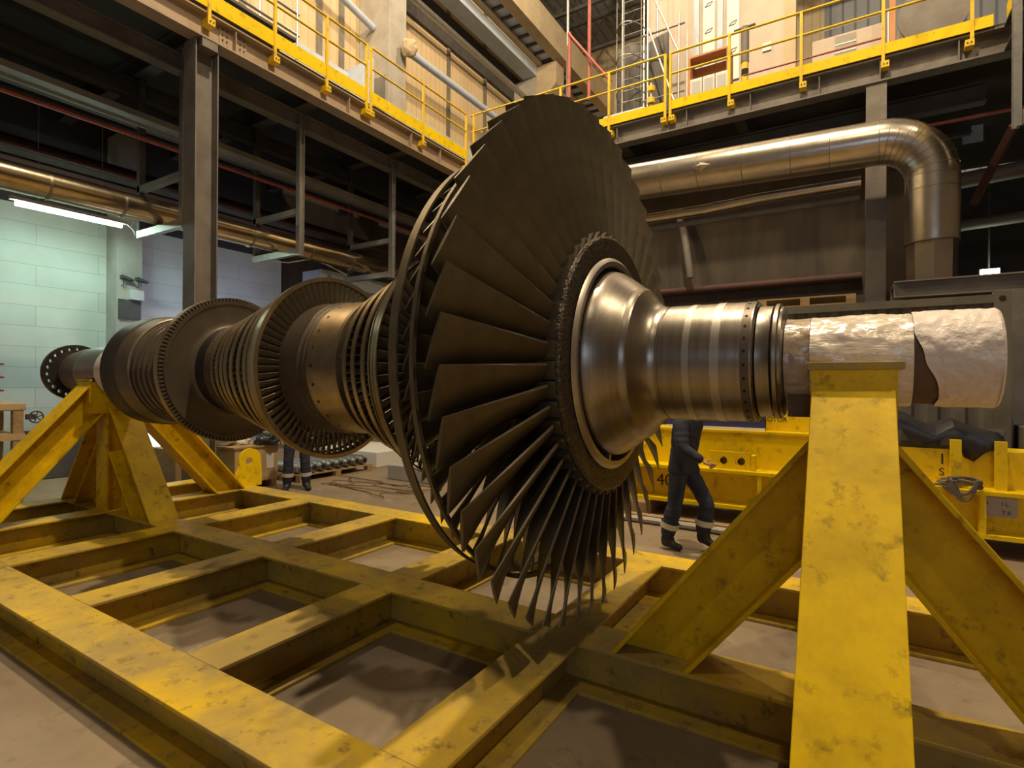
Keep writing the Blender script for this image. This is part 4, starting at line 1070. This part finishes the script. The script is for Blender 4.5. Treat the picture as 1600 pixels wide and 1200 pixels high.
for k in range(44): MB().box(-12.849, -12.25, -2 + k * .72, -1.88 + k * .72, 17.40, 17.499).build('slab_rib', M['girder_dark'], cw)
MB().box(-12.249, -11.75, -3, 29.9, 17.36, 18.7).build('outer_beam', M['concrete_tan'], cw)
MB().box(-13.9, -13.17, -3, 29.9, 16.89, 17.3).build('blue_ledge', M['paleblue'], cw)
pipe('pale_blue_pipe', [(-13.5, 14.13, 13.66), (-13.5, 23.29, 13.66)], .14, M['paleblue'], 'pale blue pipe along the left wall, the lower one ending at the near pillar')
pipe('grey_gutter', [(-13.7, 14.13, 15.9), (-13.7, 23.29, 15.9)], .13, M['galv'], 'grey pipe along the left wall below the dark window band')
pipe('pale_blue_stub', [(-13.9, 10.5, 14.4), (-13.9, 13.29, 13.9)], .12, M['paleblue'], 'pale blue pipe stub meeting the left face of the near pillar')
struct('window_1', MB().box(-14.6, -14.45, 14.3, 30, 16.0, 17.3), M['girder_dark'])
lump('lagged_valve', (-12.80, 13.9, 13.2), (.26, .26, .3), M['concrete_tan'], 4, 'brown lagged lump on the pillar at the end of the pale blue pipe', 'valve', .25, False)
sc = thing('scaffold_platform', 'dark scaffold platform standing on the left gallery at the top edge', 'scaffold', (-10.6, 5, 7.73))
MB().box(-11.3, -10.0, 1.0, 7.4, 9.02, 9.08).build('boards', M['girder_dark'], sc)
for x in (-11.3, -10.0):
    MB().tube([(x, 1.0, 9.16), (x, 7.45, 9.16)], .028, 8).build('ledger', M['galv'], sc)
    MB().tube([(x, 1.0, 9.6), (x, 7.45, 9.6)], .028, 8).build('guard_tube', M['galv'], sc)
    for y in (2.0, 7.4): MB().tube([(x, y, 7.731), (x, y, 10.6)], .028, 8).build('standard', M['galv'], sc)
# things on the back gallery
Z0 = 7.731
struct('wall_cabin', MB().box(-4.9, -1.2, 15.0, 15.2, Z0, 20), M['cream'])
struct('trim_11', MB().box(-1.45, -1.2, 14.9, 14.999, Z0, 20), M['concrete_tan'])
for i, x in enumerate((-3.62, -3.02)): struct('trim_%d' % (12 + i), MB().box(x, x + .13, 14.9, 14.999, 9.6, 20), M['paleblue'])
for i, x in enumerate((-3.4, -2.8)):
    t = thing('vent_panel', ('pale tall wall panel with cable loops on the cabin wall, left of two', 'pale tall wall panel with cable loops on the cabin wall, right of two')[i], 'panel', (x, 14.9, 10))
    MB().box(x, x + .30, 14.95, 14.999, 9.7, 14).build('panel', M['white'], t)
    for z in (10.4, 11.1, 11.8): MB().tube([(x + .05, 14.94, z), (x + .12, 14.94, z + .08), (x + .25, 14.94, z + .10), (x + .2, 14.94, z + .02), (x + .05, 14.94, z)], .008, 6).build('cable_loop', M['girder'], t)
tag(MB().box(-1.95, -1.75, 14.96, 14.999, 10.2, 10.4).build('paper_notice', M['white']), 'small white notice on the cream cabin wall', 'notice')
pipe('handrail_pipe', [(-3.7, 14.7, 9.2), (-1.35, 14.7, 9.25), (-1.3, 14.7, 8.6)], .03, M['girder'], 'dark thin pipe along the cream cabin wall')
# caged ladder
lad = thing('caged_ladder', 'grey ladder with round safety hoops rising from the back gallery', 'ladder', (-5.2, 14.0, Z0))
for x in (-5.35, -4.75): MB().tube([(x, 14.2, Z0), (x, 14.2, 15)], .025, 8).build('rail', M['galv'], lad)
for k in range(22): MB().tube([(-5.35, 14.2, Z0 + .25 + k * .3), (-4.75, 14.2, Z0 + .25 + k * .3)], .013, 6).build('rung', M['galv'], lad)
for k in range(6):
    z = 9.5 + k * .85
    MB().tube([(-5.05 + .38 * math.cos(a), 14.2 - .68 * math.sin(a), z) for a in [PI * i / 14 for i in range(15)]], .016, 6).build('hoop', M['galv'], lad)
for a in (.5, PI / 2, PI - .5): MB().tube([(-5.05 + .38 * math.cos(a), 14.2 - .68 * math.sin(a), 9.5), (-5.05 + .38 * math.cos(a), 14.2 - .68 * math.sin(a), 14.6)], .012, 6).build('cage_strip', M['galv'], lad)
sc2 = thing('scaffold_tower', 'tube scaffold with sloping braces beside the caged ladder', 'scaffold', (-4.2, 14.4, Z0))
for x, y in ((-4.55, 13.9), (-3.75, 13.9), (-4.55, 14.7), (-3.75, 14.7)): MB().tube([(x, y, Z0), (x, y, 11.2 if x > -4 else 15)], .026, 8).build('standard', M['galv'], sc2)
for z in (9.2, 10.9): MB().tube([(-4.7, 13.9, z), (-3.6, 13.9, z)], .026, 8).build('ledger', M['galv'], sc2)
MB().tube([(-4.55, 13.86, 12.2), (-3.75, 13.86, 10.2)], .024, 8).build('brace', M['galv'], sc2); MB().tube([(-4.5, 13.84, 11.0), (-3.6, 13.84, 8.2)], .024, 8).build('brace', M['galv'], sc2)
rows = [[(-5.6 + .16 * i, 14.45 + .06 * math.sin(i * 1.7), z + .1 * math.sin(i * .9)) for i in range(10)] for z in (11.1, 10.5, 9.8, 9.0, 8.3)]
tag(sheet('dark_sheet', rows, M['girder_dark']), 'dark sheet hung behind the caged ladder on the back gallery', 'sheet')
rp_ = thing('red_scaffold', 'red pipe frame with a sloping brace left of the caged ladder', 'frame', (-6.6, 14, Z0))
MB().tube([(-7.0, 14.3, Z0), (-7.0, 14.3, 12.0)], .05, 10).build('upright', M['red_pipe'], rp_)
MB().tube([(-6.42, 14.4, Z0 + 2.2), (-6.42, 14.4, 15)], .05, 10).build('upright', M['red_pipe'], rp_)
MB().tube([(-7.0, 14.25, 11.95), (-5.7, 14.25, 10.2)], .035, 10).build('brace', M['red_pipe'], rp_)
tag(MB().tube([(-7.2, 14.6, Z0), (-7.2, 14.6, 15)], .04, 8).build('conduit', M['galv']), 'grey vertical conduit left of the red pipe frame', 'conduit')
ob = thing('orange_crate', 'orange-brown board crate behind the rail of the back gallery', 'crate', (-2.8, 13.4, Z0))
MB().box(-3.2, -2.4, 13.2, 13.24, Z0, 9.25).build('back_board', M['orange_wood'], ob)
for x in (-3.25, -2.40): MB().box(x, x + .06, 12.8, 13.24, Z0, 9.3).build('side_board', M['orange_wood'], ob)
MB().box(-3.25, -2.34, 12.8, 13.24, 9.30, 9.34).build('lid', M['orange_wood'], ob)
for i, (x, lab) in enumerate(((-3.1, 'left of three pale louvred boxes in front of the orange crate'), (-2.83, 'middle of three pale louvred boxes in front of the orange crate'), (-2.56, 'right of three pale louvred boxes in front of the orange crate'))):
    t = thing('louvred_box', lab, 'box', (x, 12.7, Z0), 'louvred boxes on the back gallery')
    MB().box(x, x + .25, 12.45, 12.75, Z0, 8.62).build('case', M['white'], t)
    MB().box(x + .04, x + .21, 12.43, 12.449, 8.05, 8.55).build('grille', M['grey_box'], t)
bo = thing('banded_bollard', 'dark post with a yellow and black banded foot behind the back rail', 'post', (-2.05, 13, Z0))
MB().tube([(-2.05, 13, 8.96), (-2.05, 13, 9.75)], .085, 14).build('lagged_stem', M['girder'], bo)
MB().tube([(-2.05, 13, Z0), (-2.05, 13, 8.359)], .07, 14).build('foot', M['girder'], bo)
for k, mm in enumerate(('black', 'rail_yellow', 'black', 'rail_yellow')): MB().tube([(-2.05, 13, 8.36 + .15 * k), (-2.05, 13, 8.36 + .15 * k + .149)], .075, 14).build('band', M[mm], bo)
MB().tube([(-2.28, 13, 9.72), (-1.84, 13, 9.74)], .04, 8).build('cross_arm', M['girder_dark'], bo)
yb = thing('marker_post', 'short yellow-banded marker post beside the paired rail posts', 'post', (-4.1, 12.8, Z0))
MB().tube([(-4.1, 12.8, Z0), (-4.1, 12.8, 9.0)], .03, 8).build('stem', M['galv'], yb)
for z in (8.52, 8.8): MB().tube([(-4.1, 12.8, z), (-4.1, 12.8, z + .12)], .09, 12).build('collar', M['rail_yellow'], yb)
hl = thing('hose_bundle', 'grey pipes and a pale valve lying behind the back rail left of the ladder', 'pipes', (-4.8, 12.4, Z0))
for z in (8.0, 8.22): MB().tube([(-5.6, 12.5, z), (-3.7, 12.5, z + .05)], .03, 8).build('pipe', M['galv'], hl)
MB().tube([(-4.9, 12.4, Z0), (-4.9, 12.4, 8.2)], .08, 10).build('valve_body', M['white'], hl)
tag(MB().box(-5.4, -4.3, 12.95, 13.6, Z0, 8.6).build('blue_white_tank', M['paleblue'], bevel=.05), 'pale blue box behind the grey pipes on the back gallery', 'box')
# right part of the back gallery
ca = thing('beige_cabinet', 'beige switch cabinet with a louvred vent on the back gallery', 'cabinet', (-.2, 14.2, Z0))
MB().box(-.8, .52, 14.0, 14.6, Z0, 9.55).build('case', M['cream'], ca, bevel=.015)
MB().box(-.36, .04, 13.985, 13.999, 9.0, 9.5).build('louvre', M['concrete'], ca)
for k in range(2): MB().box(-.36, .04, 13.975, 13.984, 9.13 + .17 * k, 9.16 + .17 * k).build('louvre_blade', M['white'], ca)
MB().box(-.2, -.1, 13.985, 13.999, 8.72, 8.82).build('paper_label', M['white'], ca)
pipe('white_conduit', [(-.95, 14.1, 9.8), (.62, 14.1, 9.8), (.62, 14.1, 7.732)], .03, M['white'], 'white conduit above the beige cabinet', 'conduit')
pipe('brown_pipe', [(-2.0, 12.5, 8.42), (.5, 12.5, 8.42), (.5, 12.5, 7.732)], .018, M['red_pipe'], 'thin rusty pipe behind the right part of the back rail')
tk = thing('steel_tank', 'large shiny steel cylinder lying on the back gallery at upper right', 'tank', (1.3, 13.2, Z0))
MB().tube([(1.25, 12.7, 8.75), (1.25, 15.5, 8.75)], .52, 48).build('shell', M['galv'], tk, smooth=True, angle=50)
MB().tube([(1.25, 12.68, 8.75), (1.25, 12.74, 8.75)], .545, 48).build('rim', M['girder'], tk, smooth=True, angle=50)
for y in (13, 14.8): MB().box(.8, 1.7, y, y + .1, Z0, 8.4).build('cradle', M['girder_dark'], tk)
tag(MB().box(.62, .72, 13.6, 13.9, Z0, 9.9).build('orange_post', M['orange_wood']), 'orange upright between the beige cabinet and the steel tank', 'post')
# roof trusses far back
for k in range(4):
    t = thing('roof_truss', 'dark roof truss under the far blue-grey roof', 'truss', (0, 16 + 3.5 * k, 21), 'roof trusses far back')
    y = 17 + 3.3 * k
    MB().box(-14.5, 9, y, y + .15, 19.6, 19.75).build('bottom_chord', M['girder_dark'], t)
    MB().box(-14.5, 9, y, y + .15, 21.2, 21.35).build('top_chord', M['girder_dark'], t)
    z = MB()
    for i in range(12):
        x = -14 + i * 1.9
        MB().tube([(x, y + .07, 19.75), (x + .95, y + .07, 21.2)], .05, 6).build('web_member', M['girder_dark'], t)
        MB().tube([(x + .95, y + .07, 21.2), (x + 1.9, y + .07, 19.75)], .05, 6).build('web_member', M['girder_dark'], t)
    z.bm.free()
# ================================================================== PEOPLE
def skin_mesh(pts, edges, root, levels=2):
    """pts: {name:(co, r)}; grown with Skin + Subdivision, returned as a mesh"""
    names = list(pts); idx = {n: i for i, n in enumerate(names)}
    me = bpy.data.meshes.new('tmp'); me.from_pydata([pts[n][0] for n in names], [(idx[a], idx[b]) for a, b in edges], [])
    o = bpy.data.objects.new('tmp', me); C.objects.link(o)
    o.modifiers.new('skin', 'SKIN'); o.modifiers.new('sub', 'SUBSURF').levels = levels
    for i, n in enumerate(names):
        r = pts[n][1]; r = r if isinstance(r, tuple) else (r, r)
        me.skin_vertices[0].data[i].radius = r
        me.skin_vertices[0].data[i].use_root = (n == root)
    dg = bpy.context.evaluated_depsgraph_get()
    out = bpy.data.meshes.new_from_object(o.evaluated_get(dg))
    bpy.data.objects.remove(o)
    return out
def fuse(meshes, voxel, name, m, parent, smooth_it=6):
    bm = bmesh.new()
    for me in meshes: bm.from_mesh(me)
    me = bpy.data.meshes.new(name); bm.to_mesh(me); bm.free()
    o = bpy.data.objects.new(name, me); C.objects.link(o)
    r = o.modifiers.new('fuse', 'REMESH'); r.mode = 'VOXEL'; r.voxel_size = voxel
    if smooth_it:
        s = o.modifiers.new('smooth', 'SMOOTH'); s.iterations = smooth_it; s.factor = .5
    out = bpy.data.meshes.new_from_object(o.evaluated_get(bpy.context.evaluated_depsgraph_get()))
    bpy.data.objects.remove(o)
    out.name = name; out.materials.clear(); out.materials.append(m)
    out.polygons.foreach_set('use_smooth', [True] * len(out.polygons))
    q = bpy.data.objects.new(name, out); C.objects.link(q)
    if parent: q.parent = parent
    return q
def head_mesh(c, yaw):
    bm = bmesh.new(); bmesh.ops.create_uvsphere(bm, u_segments=32, v_segments=24, radius=1)
    for v in bm.verts:
        x, y, z = v.co
        # face looks along +x
        sx, sy, sz = .098, .076, .118
        if z < 0: sy *= 1 - .28 * (-z) ** 1.5; sx *= 1 - .12 * (-z)
        q = Vector((x * sx, y * sy, z * sz))
        if x > .2:
            n = math.exp(-((y / .16) ** 2) - (((z + .12) / .20) ** 2)); q.x += .026 * n           # nose
            for e in (-1, 1): q.x -= .011 * math.exp(-(((y - e * .40) / .18) ** 2) - (((z - .08) / .13) ** 2))   # eye sockets
            q.x += .006 * math.exp(-((y / .3) ** 2) - (((z + .48) / .07) ** 2)); q.x -= .004 * math.exp(-((y / .3) ** 2) - (((z + .55) / .03) ** 2))
            q.x += .012 * math.exp(-((y / .3) ** 2) - (((z + .85) / .15) ** 2))
        v.co = q
    for e in (-1, 1):
        r = bmesh.ops.create_uvsphere(bm, u_segments=12, v_segments=8, radius=1)
        for v in r['verts']: v.co = Vector((v.co.x * .020 - .008, e * .078 + v.co.y * .010, v.co.z * .034 - .006))
    bmesh.ops.transform(bm, matrix=Matrix.Translation(c) @ Matrix.Rotation(yaw, 4, 'Z'), verts=bm.verts)
    me = bpy.data.meshes.new('h'); bm.to_mesh(me); bm.free(); return me
def hand(wrist, d, palm_n, side):
    """relaxed hand: palm along d, fingers curl toward palm_n; side = thumb direction"""
    d = d.normalized(); n = (palm_n - d * palm_n.dot(d)).normalized(); s = d.cross(n).normalized()
    if s.dot(side) < 0: s = -s
    W = wrist; P = {}; E = []
    P['w'] = (W, .026); P['p0'] = (W + d * .045, (.038, .020)); P['p1'] = (W + d * .085, (.036, .016))
    E += [('w', 'p0'), ('p0', 'p1')]
    ms = [skin_mesh(P, E, 'w', 1)]
    for k, (off, ln) in enumerate(((.030, .072), (.010, .080), (-.010, .075), (-.029, .060))):
        b = W + d * .080 + s * off; q = {}; a = 0; p = b; q['0'] = (p, .0095)
        for j, f in enumerate((.45, .32, .23)):
            a += (.35, .5, .4)[j] * (1 + .1 * k)
            p = p + (d * math.cos(a) + n * math.sin(a)) * ln * f
            q[str(j + 1)] = (p, .0088 - .0009 * j)
        ms.append(skin_mesh(q, [('0', '1'), ('1', '2'), ('2', '3')], '0', 1))
    t0 = W + d * .03 + s * .025
    t1 = t0 + (s * .7 + d * .7 + n * .25).normalized() * .038; t2 = t1 + (s * .3 + d * .9 + n * .35).normalized() * .03
    ms.append(skin_mesh({'a': (t0, .013), 'b': (t1, .0105), 'c': (t2, .009)}, [('a', 'b'), ('b', 'c')], 'a', 1))
    return ms
def person(label, base, yaw, J, lead):
    """J: joint positions in the person's frame (x forward, y left, z up)"""
    t = thing('person', label, 'person', base)
    t.rotation_euler = (0, 0, yaw)
    V = {k: Vector(v) for k, v in J.items()}
    B = {'pel': (V['pel'], (.125, .115)), 'waist': (V['waist'], (.13, .105)), 'chest': (V['chest'], (.155, .115)), 'neckb': (V['neckb'], (.075, .07)), 'neck': (V['neck'], .056)}
    E = [('pel', 'waist'), ('waist', 'chest'), ('chest', 'neckb'), ('neckb', 'neck')]
    for s in 'lr':
        B['sh' + s] = (V['sh' + s], .062); B['el' + s] = (V['el' + s], .043); B['wr' + s] = (V['wr' + s], .029)
        B['hip' + s] = (V['hip' + s], .092); B['kn' + s] = (V['kn' + s], .060); B['an' + s] = (V['an' + s], .042)
        E += [('chest', 'sh' + s), ('sh' + s, 'el' + s), ('el' + s, 'wr' + s), ('pel', 'hip' + s), ('hip' + s, 'kn' + s), ('kn' + s, 'an' + s)]
    parts = [skin_mesh(B, E, 'pel')]
    parts.append(head_mesh(V['head'], 0))
    for s, sg in (('l', 1), ('r', -1)):
        d = V['wr' + s] - V['el' + s]
        parts += hand(V['wr' + s], d, Vector((.3, -sg, 0)), Vector((1, 0, .2)))
        B2 = {'h': (V['an' + s] + Vector((-.05, 0, -.03)), .035), 'b': (V['an' + s] + V['toe' + s].normalized() * .12 + Vector((0, 0, -.045)), .036)}
        parts.append(skin_mesh(B2, [('h', 'b')], 'h', 1))
    fuse(parts, .008, 'body', M['skin'], t, 4)
    # coverall: looser copy of torso and limbs, ends at neck, cuffs and ankles
    Cv = {k: v for k, v in B.items() if k != 'neck'}
    for q in 'lr':
        Cv['wr' + q] = (V['el' + q].lerp(V['wr' + q], .92), (.031, .031)); Cv['an' + q] = (V['kn' + q].lerp(V['an' + q], .90), (.046, .046))
    Ec = [e for e in E if 'neck' not in e]
    co = fuse([skin_mesh(Cv, Ec, 'pel')], .010, 'coverall', M['navy'], t, 4)
    nr = [v.normal.copy() for v in co.data.vertices]
    for v, n in zip(co.data.vertices, nr):
        p = v.co.copy(); f = mnoise.noise(p * 9) * .006 + mnoise.noise(Vector((p.x * 5, p.y * 5, p.z * 22))) * .006
        g = .020 + .016 * max(0, min(1, (.62 - p.z) / .3)) + (.01 if p.z > .85 else 0)
        v.co = p + n * (g + f)
    for s in 'lr':
        kn, an, toe = V['kn' + s], V['an' + s], V['toe' + s].normalized()
        ax = (an - kn).normalized(); c = kn.lerp(an, .56)
        MB().tube([c - ax * .032, c, c + ax * .032], [.102, .100, .098], 28, cap=False).build('reflective_band', M['reflect'], t, smooth=True)
        fz = t.children
        # boot: shaft, foot, sole
        up = -ax
        Bt = {'a': (an + up * .10, .066), 'b': (an + Vector((0, 0, -.005)), .062), 'c': (an + toe * .10 + Vector((0, 0, -.052)), (.050, .042)), 'd': (an + toe * .19 + Vector((0, 0, -.060)), (.046, .034)), 'e': (an - toe * .045 + Vector((0, 0, -.052)), (.046, .042))}
        bo = fuse([skin_mesh(Bt, [('a', 'b'), ('b', 'c'), ('c', 'd'), ('b', 'e')], 'b')], .008, 'boot', M['boot'], t, 3)
    bands = t.children
    for o in t.children:
        if o.name.startswith('reflective_band'): o.location = (0, 0, 0)
    # helmet
    h = V['head'] + Vector((-.008, 0, .045))
    pr = [(.0 + .105 * math.sin(a), .125 * math.cos(a)) for a in [PI / 2 * i / 10 for i in range(11)]]
    he = MB().lathe([(h.z - .004, .11), (h.z, .135), (h.z + .006, .127)] + [(h.z + .006 + z, max(r, .004)) for z, r in pr], 32, 'z', (h.x, h.y, 0)).build('helmet', M['helmet'], None, smooth=True, angle=60)
    he.parent = t
    return t
stand_J = dict(pel=(0, 0, .98), waist=(0, 0, 1.12), chest=(.01, 0, 1.33), neckb=(.0, 0, 1.48), neck=(.01, 0, 1.54), head=(.03, 0, 1.655),
    shl=(0, .185, 1.42), shr=(0, -.185, 1.42), ell=(-.03, .25, 1.14), elr=(-.03, -.25, 1.14), wrl=(.06, .24, .90), wrr=(.06, -.24, .90),
    hipl=(0, .10, .90), hipr=(0, -.10, .90), knl=(.02, .13, .50), knr=(.02, -.13, .50), anl=(-.02, .15, .10), anr=(-.02, -.15, .10), toel=(1, .25, 0), toer=(1, -.25, 0))
walk_J = dict(stand_J)
walk_J.update(pel=(.02, 0, .96), waist=(.04, 0, 1.10), chest=(.08, 0, 1.31), neckb=(.10, 0, 1.46), neck=(.12, 0, 1.52), head=(.16, 0, 1.63),
    shl=(.08, .185, 1.40), shr=(.08, -.185, 1.40), ell=(-.10, .25, 1.15), elr=(.14, -.25, 1.13), wrl=(-.04, .24, .92), wrr=(.34, -.20, 1.02),
    hipl=(.02, .09, .89), hipr=(.02, -.09, .89), knl=(.26, .10, .52), knr=(-.02, -.10, .49), anl=(.20, .10, .16), anr=(-.12, -.10, .10), toel=(1, 0, -.12), toer=(1, 0, 0))
person('person in navy coverall with reflective bands, walking behind the polished shaft', (-1.60, 6.12, 0), math.radians(-12), walk_J, 'l')
person('person in navy coverall standing by the roller pallet, legs seen under the rotor', (-7.93, 5.92, 0), math.radians(-35), stand_J, 'l')
for o in bpy.data.objects:
    if 'base' in o: del o['base']
